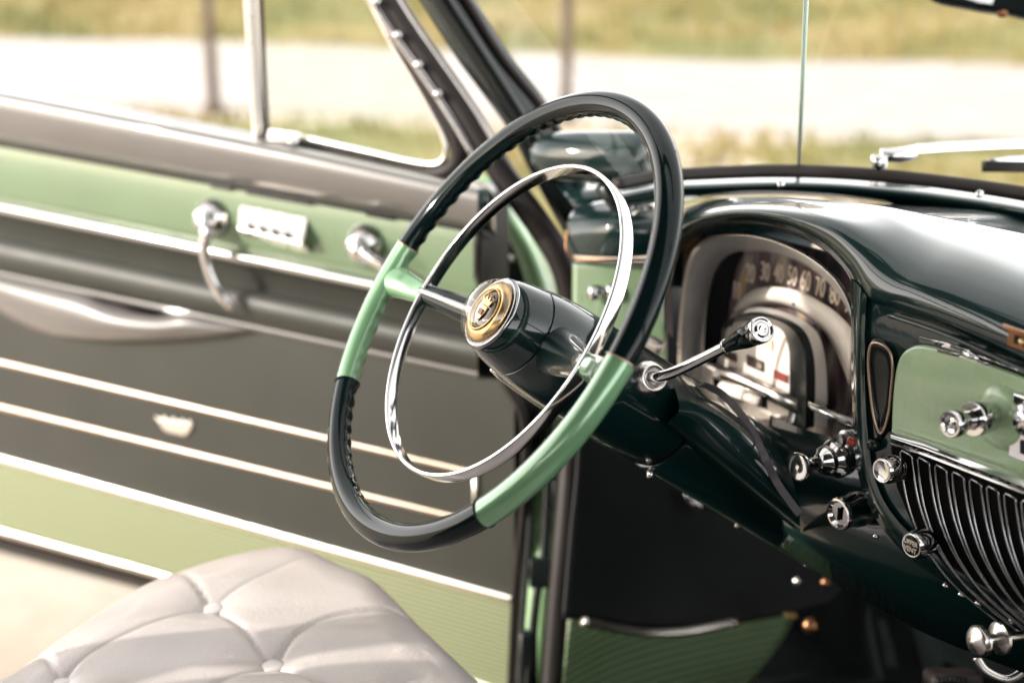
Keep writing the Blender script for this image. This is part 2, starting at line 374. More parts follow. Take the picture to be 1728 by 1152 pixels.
sa=spoke(657,470,0); sb=spoke(1022,632,1)
# horn ring: flat chrome band
mb=MB(); sweep(mb,[WP(2*pi*i/160,.1545,.0144) for i in range(160)],rrect(.0067,.0020,.0014,3),AX,closed=True)
mb.build('horn_ring','chrome',wheel,auto=50)
# hub, button
mb=MB(); lathe(mb,WC,AX,[(.002,.0305),(.004,.0345),(.008,.0365),(.014,.0385),(.022,.0405),(.030,.0422),(.037,.0435),(.0376,.0425),(.0386,.0425),(.0392,.0440),(.048,.0457),(.060,.0475),(.075,.0488),(.09,.0495),(.11,.0499),(.124,.0500),(.1245,.044)],72)
mb.build('hub','dark_paint',wheel,auto=35)
mb=MB(); lathe(mb,WC,AX,[(.0025,.030),(.0005,.0325),(.0020,.0350),(.0045,.0353),(.006,.034)],72); mb.build('hub_bezel','dark_chrome',wheel)
mb=MB(); lathe(mb,WC,AX,[(.001,.0318),(-.003,.0312),(-.008,.0288),(-.013,.0245),(-.0165,.0185),(-.0188,.011),(-.0197,.004),(-.0198,.0003)],64); mb.build('horn_button','dome_glass',wheel)
mb=MB(); lathe(mb,WC,AX,[(.0015,.0300),(-.002,.0287),(-.0045,.0240),(-.0052,.0222),(-.0046,.0212),(-.004,.020)],64); mb.build('medallion','gold',wheel)
mb=MB(); lathe(mb,WC,AX,[(-.0035,.0210),(-.0048,.0204),(-.0056,.010),(-.0058,.0003)],64); mb.build('medallion_face','enamel',wheel)
mb=MB(); tube(mb,[WP(2*pi*i/60,.0200,-.0058) for i in range(60)],.0008,8,closed=True); mb.build('medallion_ring','gold',wheel)
# crest on the medallion: shield with a small crown of beads
cu=(V((0,0,1))-AX*AX.z).normalized(); cs=AX.cross(cu).normalized()*-1
def MP(x,y,s): return WC+cs*x*.00112+cu*y*.00112+AX*s
mb=MB(); prism(mb,[MP(x,y,-.0062) for x,y in [(-5.5,2),(5.5,2),(5.8,-3),(4,-8),(0,-11.5),(-4,-8),(-5.8,-3)]],AX*-.0013)
prism(mb,[MP(x,y,-.0062) for x,y in [(-6.5,3),(6.5,3),(8,9),(4.4,6.2),(2.8,11),(0,6.8),(-2.8,11),(-4.4,6.2),(-8,9)]],AX*-.0015)
for x,y in((-8,9.6),(-2.8,11.6),(2.8,11.6),(8,9.6),(0,13)): lathe(mb,MP(x,y,-.0064),AX*-1,[(0,.0013),(.0010,.0011),(.0016,.0003)],10)
mb.build('crest','gold',wheel,bevel=.0003)
mb=MB()
for i in range(3): prism(mb,[MP(x,y,-.0078) for x,y in [(-4+i*3,-6),(-2.6+i*3,-6),(-2.6+i*3,-1),(-4+i*3,-1)]],AX*-.0004)
mb.build('crest_enamel','dial_red',wheel,False)
# ================================================================== COLUMN
mb=MB(); lathe(mb,WC,AX,[(.1265,.040),(.127,.0495),(.128,.0502),(.14,.0502),(.18,.0502),(.2215,.0500),(.2235,.0485)],80)
col=mb.build('steering_column','dark_paint',car,auto=50)
mb=MB(); lathe(mb,WC,AX,[(.2265,.047),(.2275,.0500),(.23,.0507),(.35,.051),(.50,.0515),(.60,.0515)],80); mb.build('lower_column_tube','dark_paint',col,auto=40)
mb=MB(); lathe(mb,WC,AX,[(.2225,.0478),(.2225,.0484),(.2275,.0484),(.2275,.0478)],60); mb.build('column_seam','black_void',col)
# added bright strip standing in for the shroud's lower edge highlight
und=(V((-.35,-.45,-1))-AX*V((-.35,-.45,-1)).dot(AX)).normalized()
mb=MB(); tube(mb,[WC+AX*s+und*(r+.0006) for s,r in((.040,.0445),(.052,.047),(.075,.0490),(.10,.0505),(.15,.0508),(.22,.0508))],.0018,8); mb.build('column_edge_glint','bright_trim',col)
# gear lever
g0=P(1098,637,1.30); g1=P(1118,634,1.285); g2=P(1226,584,1.243); g3=P(1284,557,1.188)
gd=(g3-g2).normalized(); sdv=(g1-g0).normalized()
mb=MB(); tube(mb,cr([g0,g1,P(1150,622,1.27),g2],8),.0051,20); lever=mb.build('gear_lever','chrome',car)
mb=MB(); Lk=(g3-g2).length; lathe(mb,g2,gd,[(-.001,.0050),(0,.0066),(.002,.0068),(.0035,.006)],32); mb.build('knob_collar','chrome',lever)
mb=MB(); lathe(mb,g2,gd,[(.003,.0058),(.006,.0066),(.02,.0080),(.035,.0100),(Lk-.008,.0105),(Lk-.007,.008)],40); mb.build('lever_knob','rim_plastic',lever)
mb=MB(); lathe(mb,g2,gd,[(Lk-.009,.0106),(Lk-.008,.0112),(Lk+.001,.0113),(Lk+.003,.0108),(Lk+.0032,.0096),(Lk+.0012,.0088),(Lk+.0015,.0066),(Lk+.003,.0058),(Lk+.0034,.0045),(Lk+.0022,.0030),(Lk+.0022,.0002)],44); mb.build('knob_cap','chrome',lever)
mb=MB(); cdir=(g1-P(1075,660,1.325)).normalized(); cdir=(P(1125,632,1.275)-P(1080,640,1.325)).normalized()
lathe(mb,P(1082,641,1.322),cdir,[(-.012,.015),(0,.0165),(.012,.0172),(.022,.0160),(.028,.0130),(.0285,.0105),(.024,.0085),(.02,.006)],40); mb.build('lever_socket','worn_chrome',lever)
# saddle cowl between column and dashboard
def UQ(px,py,y): return PY(px,py,y)
mb=MB(); rows=[]
rowdef=[ [(1138,652,.155),(1165,650,.185),(1205,664,.22),(1250,695,.25),(1300,735,.275)],
         [(1146,690,.135),(1185,690,.16),(1235,712,.19),(1290,760,.22),(1340,815,.25)],
         [(1128,712,.135),(1170,735,.155),(1230,780,.18),(1290,830,.21),(1350,880,.24)],
         [(1125,730,.175),(1180,775,.195),(1240,815,.22),(1300,860,.25),(1350,900,.28)]]
for rdf in cr([sum([list(p) for p in r],[]) for r in rowdef],6):
    pts=[rdf[i:i+3] for i in range(0,15,3)]; rows.append([PY(*p) for p in cr(pts,6)])
loft(mb,rows); mb.build('column_cowl','dark_paint',col)
# flat grey strap draped over the cowl
mb=MB(); sp=[PY(*p) for p in cr([(1185,648,.185),(1215,662,.208),(1245,692,.220),(1268,725,.222),(1288,765,.205),(1312,815,.215),(1350,868,.215)],6)]
sweep(mb,sp,rrect(.0036,.0008,.0007),RT*1+UP*.4); mb.build('strap','strap_grey',car)
# ================================================================== DOOR
dd=radians(116.5); E1=V((-sin(dd),cos(dd),0)); DN=V((-E1.y*-1,0,0)); DN=V((0,0,1)).cross(E1).normalized()
DH=PX(860,1010,-.80)
if (CP-DH).dot(DN)<0: DN=-DN
def DP(px,py,off=0): return PL(px,py,DH+DN*off,DN)
def ln(y0,y1): return lambda x:y0+(y1-y0)*x/860.
XL=-330      # door runs on past the left frame edge to its free end
def band(name,m,top,bot,x0,x1,prof,parent,nx=24,label=None,back=.0):
    """strip between two pixel lines; prof = [(f, offset)] from top to bottom"""
    mb=MB(); rows=[]
    for f,of in prof:
        rows.append([DP(x,top(x)+(bot(x)-top(x))*f,of) for x in [x0+(x1-x0)*i/nx for i in range(nx+1)]])
    loft(mb,rows); return mb.build(name,m,parent,label=label,auto=50)
def trim(name,m,line,x0,x1,wpx,h,parent,off=0):
    """rounded metal strip following a line"""
    prof=[(0,off-.002)]+[(.5-.5*cos(pi*k/8),off+h*sin(pi*k/8)) for k in range(9)]+[(1,off-.002)]
    return band(name,m,lambda x:line(x)-wpx/2,lambda x:line(x)+wpx/2,x0,x1,prof,parent)
L_ctop=lambda x: 152+ x*.195+ (0 if x<500 else (x-500)*.02)
L_cbot=ln(240,396); L_gbot=ln(338,516); L_trm=ln(352,530)
# inner shell of the door: real box behind the trim
mb=MB(); out=[(XL,L_ctop(XL)+14),(400,L_ctop(400)+14),(806,335),(806,560),(850,640),(886,700),(884,850),(868,1005),(860,1175),(850,1155),(0,925),(XL,835)]
prism(mb,[DP(x,y,-.012) for x,y in out],DN*-.085); door=mb.build('door','black_metal',car,bevel=.006,label='open driver door with dark leather panel, chrome strips and ribbed pale green foot panel')
# outer skin
mb=MB(); prism(mb,[DP(x,y,-.098) for x,y in [(XL,L_ctop(XL)+20),(800,335),(800,560),(880,700),(860,1160),(0,935),(XL,850)]],DN*-.03); mb.build('door_skin','dark_paint',door,bevel=.01)
# cushion rail
prof=[(-.10,-.075),(-.04,-.03)]+[(.5-.5*cos(pi*k/14),-.02+.052*math.sqrt(max(0,sin(pi*(k/14)**.8)))) for k in range(1,14)]+[(1.0,-.004),(1.02,-.012)]
band('door_top_rail','pad_leather',L_ctop,L_cbot,XL,806,prof,door,40)
mb=MB(); rows=[]
for k in range(9):   # rounded end of the rail
    f=k/8; a=f*pi/2; rows.append([DP(806+30*sin(a),L_ctop(806)+(L_cbot(806)-L_ctop(806))*g+18*(1-cos(a)),of-.045*(1-cos(a))) for g,of in prof])
loft(mb,rows); mb.build('rail_end_cap','dark_paint',door)
trim('rail_welt','rubber',lambda x:L_cbot(x)+2,XL,806,12,.005,door)
for x,wd in((372,34),(470,110),(640,46)):
    trim('clip','black_metal',lambda q:L_cbot(q)+6+2,x-wd/2,x+wd/2,9,.007,door)
# painted upper panel
band('upper_panel','green_paint',lambda x:L_cbot(x)+6,lambda x:L_gbot(x)+4,XL,805,[(0,-.004),(.02,.0),(.3,.004),(.8,.006),(.97,.004),(1,-.002)],door)
mb=MB(); prism(mb,[DP(x,y,-.0115) for x,y in[(806,520),(812,560),(850,640),(884,700),(882,850),(864,1000),(800,560)]],DN*.008); mb.build('hinge_cover','black_metal',door)
mb=MB(); lathe(mb,P(862,437,1.955),FW*-1,[(0,.0055),(.002,.0055),(.004,.003),(.0044,.0002)],16); mb.build('screw','worn_chrome',door)
trim('chrome_molding','chrome',L_trm,XL,800,22,.012,door)
# recess and padded roll
L_r1=ln(402,580); L_welt=ln(460,640)
band('recess_panel','door_leather',lambda x:L_trm(x)+10,lambda x:L_r1(x)+4,XL,806,[(0,.002),(.15,-.006),(.8,-.010),(1,-.004)],door)
band('padded_roll','door_leather',L_r1,L_welt,XL,806,[(-.06,-.008),(.0,.0),(.12,.010),(.35,.018),(.65,.019),(.9,.013),(1.02,.002)],door)
trim('welt','pad_leather',lambda x:L_welt(x)+3,XL,806,12,.007,door,.004)
# main leather panel
L_t1=ln(612,812); L_t2=ln(687,895); L_t3=ln(775,1011); L_t4=lambda x: 897+.273*x+max(0,x-300)*.07
band('leather_panel','door_leather',lambda x:L_welt(x)+5,lambda x:L_t3(x)+2,XL,868,[(0,.0),(.1,.002),(.5,.003),(1,0)],door,30)
band('kick_panel','ribbed_green',lambda x:L_t3(x),lambda x:L_t4(x)+2,XL,861,[(0,.0),(.5,.004),(1,0.001)],door,30,label='ribbed pale green lower door panel')
for i,(l,x1,wp) in enumerate(((L_t1,800,10),(L_t2,806,10),(L_t3,861,15),(L_t4,861,14))):
    trim('trim_strip','trim_tan' if i<2 else 'bright_trim',l,XL,x1,wp,.005,door,.003)
mb=MB(); tube(mb,[DP(802,L_t1(800)-4,.005),DP(803,L_t2(800)+4,.005)],.004,8); mb.build('trim_strip','bright_trim',door)
band('bottom_seal','rubber',lambda x:L_t4(x)+9,lambda x:L_t4(x)+26,XL,872,[(0,.0),(.3,.006),(.8,.002),(1,-.012)],door)
mb=MB(); tube(mb,[DP(x,y,.0) for x,y in cr([(807,392),(809,540),(850,640),(884,710),(884,850),(870,1000),(862,1170)],5)],.006,10); mb.build('edge_seal','rubber',door)
# door pull: padded swoosh with a dark finger slot
def pull():
    up=cr([(-130,446),(-40,459),(60,478),(140,495),(200,519),(270,531),(310,527),(360,540),(425,555)],5)
    lo=cr([(-130,450),(-70,480),(0,530),(80,566),(160,577),(240,578),(310,575),(370,569),(427,558)],5)
    rows=[]
    n=len(up)
    for k in range(15):
        t=k/14
        rows.append([DP(u[0]+(l[0]-u[0])*t,u[1]+(l[1]-u[1])*t,.003+.034*math.sqrt(max(0,sin(pi*t)))*max(.02,sin(pi*i/(n-1)))**.6) for i,(u,l) in enumerate(zip(up,lo))])
    mb=MB(); loft(mb,rows); mb.build('door_pull','pad_leather',door)
    mb=MB(); prism(mb,[DP(x,y,.0075) for x,y in[(138,496),(150,500),(270,524),(268,534),(205,534),(150,520)]],DN*.002); mb.build('pull_slot','black_void',door)
    mb=MB(); tube(mb,[DP(150,507,.012),DP(262,533,.012)],.004,8); mb.build('pull_bar','rubber',door)
pull()
# small crown emblem
mb=MB(); pr=[(263,700),(272,707),(278,701),(287,710),(294,703),(302,712),(309,705),(316,714),(322,707),(328,714),(321,728),(314,734),(288,728),(279,724)]
prism(mb,[DP(x,y,.003) for x,y in pr],DN*.004); mb.build('crown_emblem','bright_trim',door,bevel=.001)
# window crank
def crank(px,py,arm,lab=None):
    mb=MB(); lathe(mb,DP(px,py,.004),DN,[(0,.029),(.006,.029),(.014,.024),(.022,.018),(.026,.015)],40); c=mb.build('window_crank' if arm else 'door_handle','chrome',door)
    mb=MB(); lathe(mb,DP(px-8,py+8,.022),DN,[(0,.016),(.01,.016),(.016,.011),(.018,.002)],32)
    rs=[.011,.0095,.0085,.0080,.0082,.0088,.0090,.0075,.004]
    p=cr([DP(*q) for q in arm],4); rr_=[rs[min(8,int(i/len(p)*9))] for i in range(len(p))]
    tube(mb,p,rr_,16,side=DN,flat=(.6,1)); o=mb.build('handle_arm','chrome',door); return c
crank(360,368,[(352,385,.036),(345,405,.04),(345,430,.042),(352,458,.042),(364,485,.04),(380,508,.038),(394,521,.034)])
crank(618,413,[(610,425,.036),(625,436,.038),(645,448,.038),(662,462,.036),(680,470,.034)])
# chrome four-button switch box
T0,T1,R0_,R1_,B0,B1=DP(404,344,.003),DP(520,366,.003),DP(400,386,.030),DP(510,412,.030),DP(407,401,.004),DP(526,430,.004)
mb=MB(); mb.add([T0,T1,R0_,R1_,B0,B1],[(0,1,3,2),(2,3,5,4),(0,2,4),(1,5,3),(0,4,5,1)]); sw=mb.build('switch_box','worn_chrome',door,False,bevel=.0025)
for i in range(4):
    x=422+21*i; y=383+4.8*i
    mb=MB(); box(mb,DP(x,y,.029),E1*.0035,V((0,0,.0045)),DN*.003); mb.build('window_switch','dial_print',door,False,bevel=.001)
# main window channel chrome end and vent window
def edge(name,m,pts,off,r,parent,flat=None,n=6):
    mb=MB(); tube(mb,[DP(x,y,off) for x,y in cr(pts,n)],r,12,side=DN,flat=flat); return mb.build(name,m,parent)
vp=edge('vent_frame','bright_trim',[(402,-318),(412,-190),(423,-60),(430,60),(436,150),(443,240)],-.04,.0095,door,(1.6,1))
edge('vent_seal','rubber',[(416,-318),(426,-190),(437,-60),(443,60),(447,150),(452,236)],-.035,.0035,door)
edge('vent_seal','rubber',[(440,236),(500,250),(590,268),(680,287),(735,294),(765,283),(776,262),(770,230),(745,180),(700,100),(650,20),(605,-60),(480,-250),(450,-300)],-.035,.0125,door)
edge('vent_trim','bright_trim',[(455,222),(520,234),(620,256),(690,272),(735,277),(752,262),(747,228),(715,165),(665,80),(600,-40),(450,-280)],-.028,.004,door)
edge('vent_trim','pad_leather',[(446,252),(520,268),(620,290),(700,300),(760,298)],-.03,.005,door)
mb=MB(); prism(mb,[DP(x,y,-.034) for x,y in cr([(450,-60),(452,100),(455,225),(560,243),(690,272),(735,277),(752,260),(742,215),(690,120),(640,25),(590,-60),(440,-300),(418,-305)],3)],DN*-.004); mb.build('vent_glass','vent_glass',door,False)
mb=MB(); box(mb,DP(480,232,-.01),E1*.022,V((0,0,.006)),DN*.012); lathe(mb,DP(500,238,-.004),DN,[(0,.006),(.012,.006),(.014,.003)],16); mb.build('vent_latch','chrome',door,bevel=.003)
# slanted leading frame of the door
fl=[(575,-120),(640,0),(700,98),(760,198),(795,262)]
edge('window_rail','rubber',[(440,-322),(200,-312),(-60,-306),(-330,-299)],-.045,.0165,door,(1.1,1.0))
edge('window_frame','rubber',[(440,-322),(470,-300),(585,-120),(657,0),(695,59),(730,109),(765,159),(797,208),(826,257),(852,300),(885,345),(915,387),(943,432),(960,480),(968,540),(972,640)],-.045,.0165,door,(1.1,1.0))
edge('frame_trim','chrome',[(430,-315),(555,-120),(624,-5),(665,59),(701,109),(736,160),(768,210),(796,258)],-.026,.0052,door,(1,1))
edge('frame_trim','bright_trim',[(480,-310),(602,-120),(671,0),(709,59),(744,109),(779,159),(812,208),(833,240)],-.040,.0028,door)
for x,y in((632,3),(668,60),(703,110),(736,159)):
    mb=MB(); lathe(mb,DP(x+4,y,-.021),DN,[(0,.0062),(.003,.0062),(.006,.004),(.0065,.0005)],16); mb.build('screw','chrome',door)
# ================================================================== BODY: pillars, jamb, windscreen
def px_tube(name,m,pts,r,parent,flat=None,side=None,n=6,seg=12):
    mb=MB(); tube(mb,[P(*p) for p in cr(pts,n)],r,seg,side=side if side is not None else (1,0,0),flat=flat); return mb.build(name,m,parent)
def unproj(p):
    d=V(p)-CP; z=d.dot(FW); return (864+F*d.dot(RT)/z,576-F*d.dot(UP)/z,z)
def upto(pts,z):
    a,b=P(*pts[0]),P(*pts[2]); t=(z-a.z)/(a.z-b.z); return [unproj(a+(a-b)*t),unproj(a+(a-b)*t*.5)]+list(pts)
def px_sheet(name,m,rows,parent,thick=.004,n=6,label=None):
    """surface through rows of (px,py,depth)"""
    R=[cr(r,n) for r in rows]; k=len(R[0]); R2=[]
    cols=[cr([R[i][j] for i in range(len(R))],n if len(R)>2 else 1) for j in range(k)]
    grid=[[P(*cols[j][i]) for j in range(k)] for i in range(len(cols[0]))]
    mb=MB(); loft(mb,grid); o=mb.build(name,m,parent,label=label); 
    if thick: s=o.modifiers.new('t','SOLIDIFY'); s.thickness=thick; s.offset=0
    return o
apl=px_sheet('windscreen_pillar','black_metal',[upto(r_,1.60) for r_ in [[(668,-70,1.66),(713,0,1.70),(776,98,1.74),(856,208,1.78),(906,302,1.82),(960,400,1.86)],
    [(700,-70,1.62),(748,0,1.66),(810,98,1.70),(880,205,1.745),(940,302,1.79),(980,400,1.83)],
    [(750,-70,1.66),(797,0,1.69),(858,95,1.73),(920,175,1.765),(975,285,1.80),(1010,400,1.83)]]],car,.008)
px_tube('pillar_seal','rubber',upto([(738,-70,1.63),(786,0,1.67),(845,95,1.71),(907,172,1.75),(950,240,1.78),(1000,330,1.79)],1.58),.006,apl)
px_tube('pillar_trim','black_metal',upto([(707,-70,1.61),(752,0,1.65),(816,98,1.69),(884,205,1.735),(935,302,1.78)],1.58),.008,apl)
# hinge jamb: light green body metal
jb=px_sheet('door_jamb','jamb_paint',[[(806,296,1.99),(839,362,1.97),(881,450,1.96),(896,540,1.95),(905,700,1.94),(895,900,1.92),(872,1170,1.90)],
    [(822,298,1.975),(860,365,1.955),(902,440,1.94),(925,540,1.93),(938,700,1.92),(928,900,1.90),(905,1170,1.88)],
    [(838,304,2.0),(882,375,1.98),(925,455,1.97),(950,540,1.96),(960,700,1.95),(948,900,1.93),(930,1170,1.91)]],car,.004,label='light green painted door jamb behind the dark weather seal')
px_sheet('jamb_fillet','jamb_paint',[[(862,300,2.08),(890,325,2.06),(935,392,2.03),(960,440,2.02)],[(868,330,2.02),(890,360,2.0),(925,405,1.99),(950,450,1.98)]],jb,.003)
px_tube('weather_seal','rubber',[(960,520,1.87),(965,620,1.86),(962,760,1.85),(952,900,1.83),(940,1040,1.82),(930,1180,1.81)],.014,jb)
px_tube('jamb_rod','black_metal',[(928,690,1.88),(925,800,1.87),(918,940,1.86),(905,1010,1.85),(890,1170,1.84)],.006,jb)
px_tube('jamb_groove','black_metal',[(898,560,1.91),(900,700,1.90),(893,900,1.88),(872,1170,1.86)],.004,jb)
def bx(name,m,c,w,h,d,parent,bev=.003):
    mb=MB(); box(mb,c,RT*w,UP*h,FW*d); return mb.build(name,m,parent,bevel=bev)
bx('hinge','black_metal',P(914,965,1.84),.016,.019,.012,jb); bx('hinge','black_metal',P(890,1120,1.85),.013,.045,.012,jb,.008)
bx('hinge_leaf','black_metal',P(938,835,1.86),.005,.02,.01,jb)
px_sheet('hinge_cover','black_metal',[[(800,345,2.03),(800,520,2.02),(812,660,2.0)],[(852,372,2.0),(888,455,1.985),(900,660,1.955)]],jb,.003)
# kick panel: black leather above, ribbed carpet below, dark bulkhead behind
kick=px_sheet('kick_panel_leather','kick_leather',[[(972,440,1.84),(1040,440,1.90),(1130,440,1.96),(1230,440,2.0),(1360,440,2.03),(1500,440,2.05)],
    [(975,740,1.82),(1050,740,1.88),(1130,740,1.93),(1230,740,1.97),(1360,740,2.0),(1500,740,2.02)],
    [(962,900,1.80),(1050,905,1.86),(1130,905,1.91),(1230,905,1.95),(1360,900,1.98),(1500,900,2.0)],
    [(950,1043,1.78),(1020,1052,1.83),(1090,1066,1.86),(1180,1062,1.89),(1290,1045,1.93),(1400,1020,1.96)]],car,.004)
px_sheet('kick_carpet','ribbed_kick',[[(962,1043,1.785),(1020,1054,1.825),(1090,1066,1.86),(1180,1062,1.89),(1345,1034,1.94)],
    [(955,1100,1.775),(1020,1110,1.82),(1090,1118,1.85),(1180,1115,1.88),(1310,1095,1.92)],
    [(948,1180,1.77),(1020,1180,1.81),(1090,1180,1.84),(1170,1180,1.87),(1250,1170,1.90)]],kick,.003,label='ribbed green carpet below the chrome strip')
px_tube('kick_strip','bright_trim',[(984,1048,1.765),(1030,1058,1.795),(1090,1067,1.825),(1150,1066,1.845),(1200,1058,1.86),(1245,1048,1.875)],.006,kick,seg=12)
# firewall and floor (dark carpet)
mb=MB(); prism(mb,[V((-.82,.80,.20)),V((.82,.80,.20)),V((.82,.80,.84)),V((-.82,.80,.84))],V((0,.02,0))); mb.build('firewall','carpet',car,False)
mb=MB(); prism(mb,[V((-.78,-.9,.26)),V((.8,-.9,.26)),V((.8,.80,.26)),V((-.78,.80,.26))],V((0,0,-.03))); mb.build('floor','carpet',car,False)
mb=MB(); prism(mb,[V((-.20,-.6,.25)),V((.20,-.6,.25)),V((.16,-.6,.44)),V((-.16,-.6,.44))],V((0,1.2,0))); mb.build('floor_tunnel','carpet',car,bevel=.03)
mb=MB(); prism(mb,[V((-.86,-.9,.19)),V((-.77,-.9,.19)),V((-.77,-.9,.24)),V((-.86,-.9,.24))],V((0,1.22,0))); mb.build('door_sill','black_metal',car,bevel=.01)
# windscreen glass and base
def WB(px,py,z=1.06): return PZ(px,py,z)
tr=cr([(1040,305),(1110,291),(1200,284),(1300,281),(1400,284),(1500,291),(1600,301),(1728,318),(1900,350)],6)
base=[WB(x,y) for x,y in tr]
def shift(p,dy,dz): return p+V((0,dy,dz))
mb=MB(); rows=[[shift(p,.006,.004) for p in base],[shift(p,-.45,.47) for p in base]]; loft(mb,rows)
ws=mb.build('windscreen','glass',car); 
sx=min(range(len(tr)),key=lambda i:abs(tr[i][0]-1350)); sbase=WB(1348,281); stop=PL(1362,-40,sbase,V((0,.47,.45)))
mb=MB(); tube(mb,[sbase,stop],.0024,8); mb.build('glass_seam','glass_edge',ws)
mb=MB(); tr2=cr([(1040,313),(1110,300),(1200,294),(1300,290),(1400,292),(1500,299),(1600,310),(1728,328),(1900,361)],6)
tube(mb,[WB(x,y,1.056) for x,y in tr2],.0085,12,side=(0,0,1)); mb.build('windscreen_seal','rubber',ws)
# header rail above
mb=MB(); tube(mb,[shift(p,-.45,.47) for p in base],.02,10); mb.build('windscreen_header','black_metal',ws)
# garnish moulding with screws
mb=MB(); rows=[]
gm=[((1040,322),(1110,309),(1200,303),(1300,300),(1400,302),(1500,309),(1600,320),(1728,340),(1900,376)),
    ((1040,334),(1110,320),(1200,315),(1300,312),(1400,314),(1500,322),(1600,334),(1728,355),(1900,392)),
    ((1040,346),(1110,334),(1200,328),(1300,325),(1400,328),(1500,337),(1600,350),(1728,372),(1900,410)),
    ((1040,352),(1110,342),(1200,335),(1300,331),(1400,334),(1500,344),(1600,358),(1728,381),(1900,420))]
for r,z in zip(gm,(1.058,1.056,1.044,1.032)): rows.append([PZ(x,y,z) for x,y in cr(r,6)])
R2=[]
for j in range(len(rows[0])): R2.append([V(q) for q in cr([rows[i][j] for i in range(4)],5)])
loft(mb,R2); garn=mb.build('garnish_moulding','dark_paint',car)
for x,y in((1318,312),(1653,328)):
    p=PZ(x,y,1.058); mb=MB(); nn=V((-.1,-.5,.75)).normalized(); lathe(mb,p,nn,[(-.002,.0044),(.0015,.0044),(.0034,.0030),(.0038,.0003)],20); o=mb.build('screw','chrome',garn)
    u,v=basis(nn); mb=MB(); box(mb,p+nn*.0036,u*.0022,v*.0004,nn*.0004); box(mb,p+nn*.0036,v*.0022,u*.0004,nn*.00041); mb.build('screw_slot','black_void',o,False)
# wiper arms outside
wp=[P(*p) for p in cr([(1490,268,1.56),(1530,255,1.57),(1570,250,1.59),(1640,246,1.61),(1728,243,1.63),(1850,242,1.66)],6)]
mb=MB(); sweep(mb,wp,rrect(.0055,.0025,.001),UP); wip=mb.build('wiper','chrome',car)
mb=MB(); lathe(mb,P(1484,274,1.56),UP*-1+FW*.2,[(-.008,.009),(0,.010),(.008,.007),(.02,.006)],20); lathe(mb,P(1500,262,1.56),RT,[(-.01,.007),(.012,.0085),(.03,.005)],16); mb.build('wiper_pivot','chrome',wip)
mb=MB(); sweep(mb,[P(1668,274,1.60),P(1700,270,1.61),P(1850,262,1.64)],rrect(.004,.002,.001),UP); mb.build('wiper_bracket','chrome',wip)
mb=MB(); sweep(mb,[P(1660,281,1.60),P(1850,283,1.64)],rrect(.006,.004,.001),UP); mb.build('wiper_blade','rubber',wip)
# cowl and bonnet, below the line of sight
mb=MB(); rows=[]
for i in range(9):
    f=i/8; y=.64+1.35*f; z=.90-.10*f
    rows.append([V((x,y,z+.04*cos(x*1.9)-.04-.22*max(0,abs(x)-.55))) for x in [-.86+1.72*k/16 for k in range(17)]])
loft(mb,rows); mb.build('bonnet','dark_paint',car)
# mirror at the upper right
mb=MB(); pts=cr([(1560,-60,.98),(1575,-6,.98),(1640,12,.975),(1700,21,.97),(1790,30,.965),(1800,-60,.965)],5)
prism(mb,[P(*p) for p in pts],FW*.012); mir=mb.build('rear_view_mirror','black_metal',car,bevel=.003)
mb=MB(); prism(mb,[P(x,y,.974) for x,y in[(1590,-50),(1595,-12),(1650,5),(1720,15),(1780,20),(1780,-50)]],FW*-.002); mb.build('mirror_glass','chrome',mir,False)
mb=MB(); lathe(mb,P(1692,22,.975),UP*-1,[(-.004,.004),(.0015,.004),(.003,.002)],16); mb.build('mirror_screw','copper',mir)
# roof, posts, rear quarter: unseen shell round the cabin, shaped to block sun
mb=MB(); rows=[]
for i in range(9):
    f=i/8; y=-.02-2.1*f
    rows.append([V((x,y,1.60+.06*cos(x*1.8)-.05*f*f)) for x in [-.82+1.64*k/14 for k in range(15)]])
loft(mb,rows); roof=mb.build('roof','headliner',car); s=roof.modifiers.new('t','SOLIDIFY'); s.thickness=.03
def wall(name,m,pts,ext,parent=car,bev=.01):
    mb=MB(); prism(mb,[V(p) for p in pts],ext); return mb.build(name,m,parent,bevel=bev)
for sx in(-1,1):
    q_=wall('rear_quarter_panel','dark_paint',[(sx*.80,-.98,.28),(sx*.80,-2.2,.30),(sx*.80,-2.2,1.08),(sx*.80,-1.85,1.58),(sx*.80,-1.5,1.60),(sx*.80,-1.35,1.08),(sx*.80,-1.02,1.08)],(sx*.05,0,0))
    wall('pillar_trim','headliner',[(sx*.79,-1.0,1.07),(sx*.79,-1.09,1.07),(sx*.79,-1.12,1.60),(sx*.79,-1.03,1.60)],(sx*.04,0,0),q_)
wall('rear_bulkhead','door_leather',[(-.8,-2.2,.3),(.8,-2.2,.3),(.8,-2.2,1.1),(-.8,-2.2,1.1)],(0,-.04,0))
# passenger door (closed) with window opening, rear window panel: unseen, added to darken reflections
rd_=wall('passenger_door','door_leather',[(.80,-.97,.30),(.80,.60,.30),(.80,.60,1.06),(.80,-.97,1.06)],(.07,0,0))
wall('window_frame','black_metal',[(.80,-.97,1.55),(.80,.05,1.55),(.80,.55,1.06),(.80,.50,1.06),(.80,.03,1.50),(.80,-.97,1.50)],(.04,0,0),rd_)
wall('armrest','pad_leather',[(.80,-.5,.80),(.80,.1,.80),(.80,.1,.86),(.80,-.5,.86)],(-.05,0,0),rd_,.012)
rw_=wall('rear_window_frame','headliner',[(-.8,-2.19,1.08),(-.8,-2.0,1.60),(-.55,-2.0,1.60),(-.55,-2.19,1.08)],(0,-.03,0))
wall('window_post','headliner',[(.8,-2.19,1.08),(.8,-2.0,1.60),(.55,-2.0,1.60),(.55,-2.19,1.08)],(0,-.03,0),rw_)
wall('window_header','headliner',[(-.56,-2.02,1.46),(-.56,-1.98,1.62),(.56,-1.98,1.62),(.56,-2.02,1.46)],(0,-.03,0),rw_)
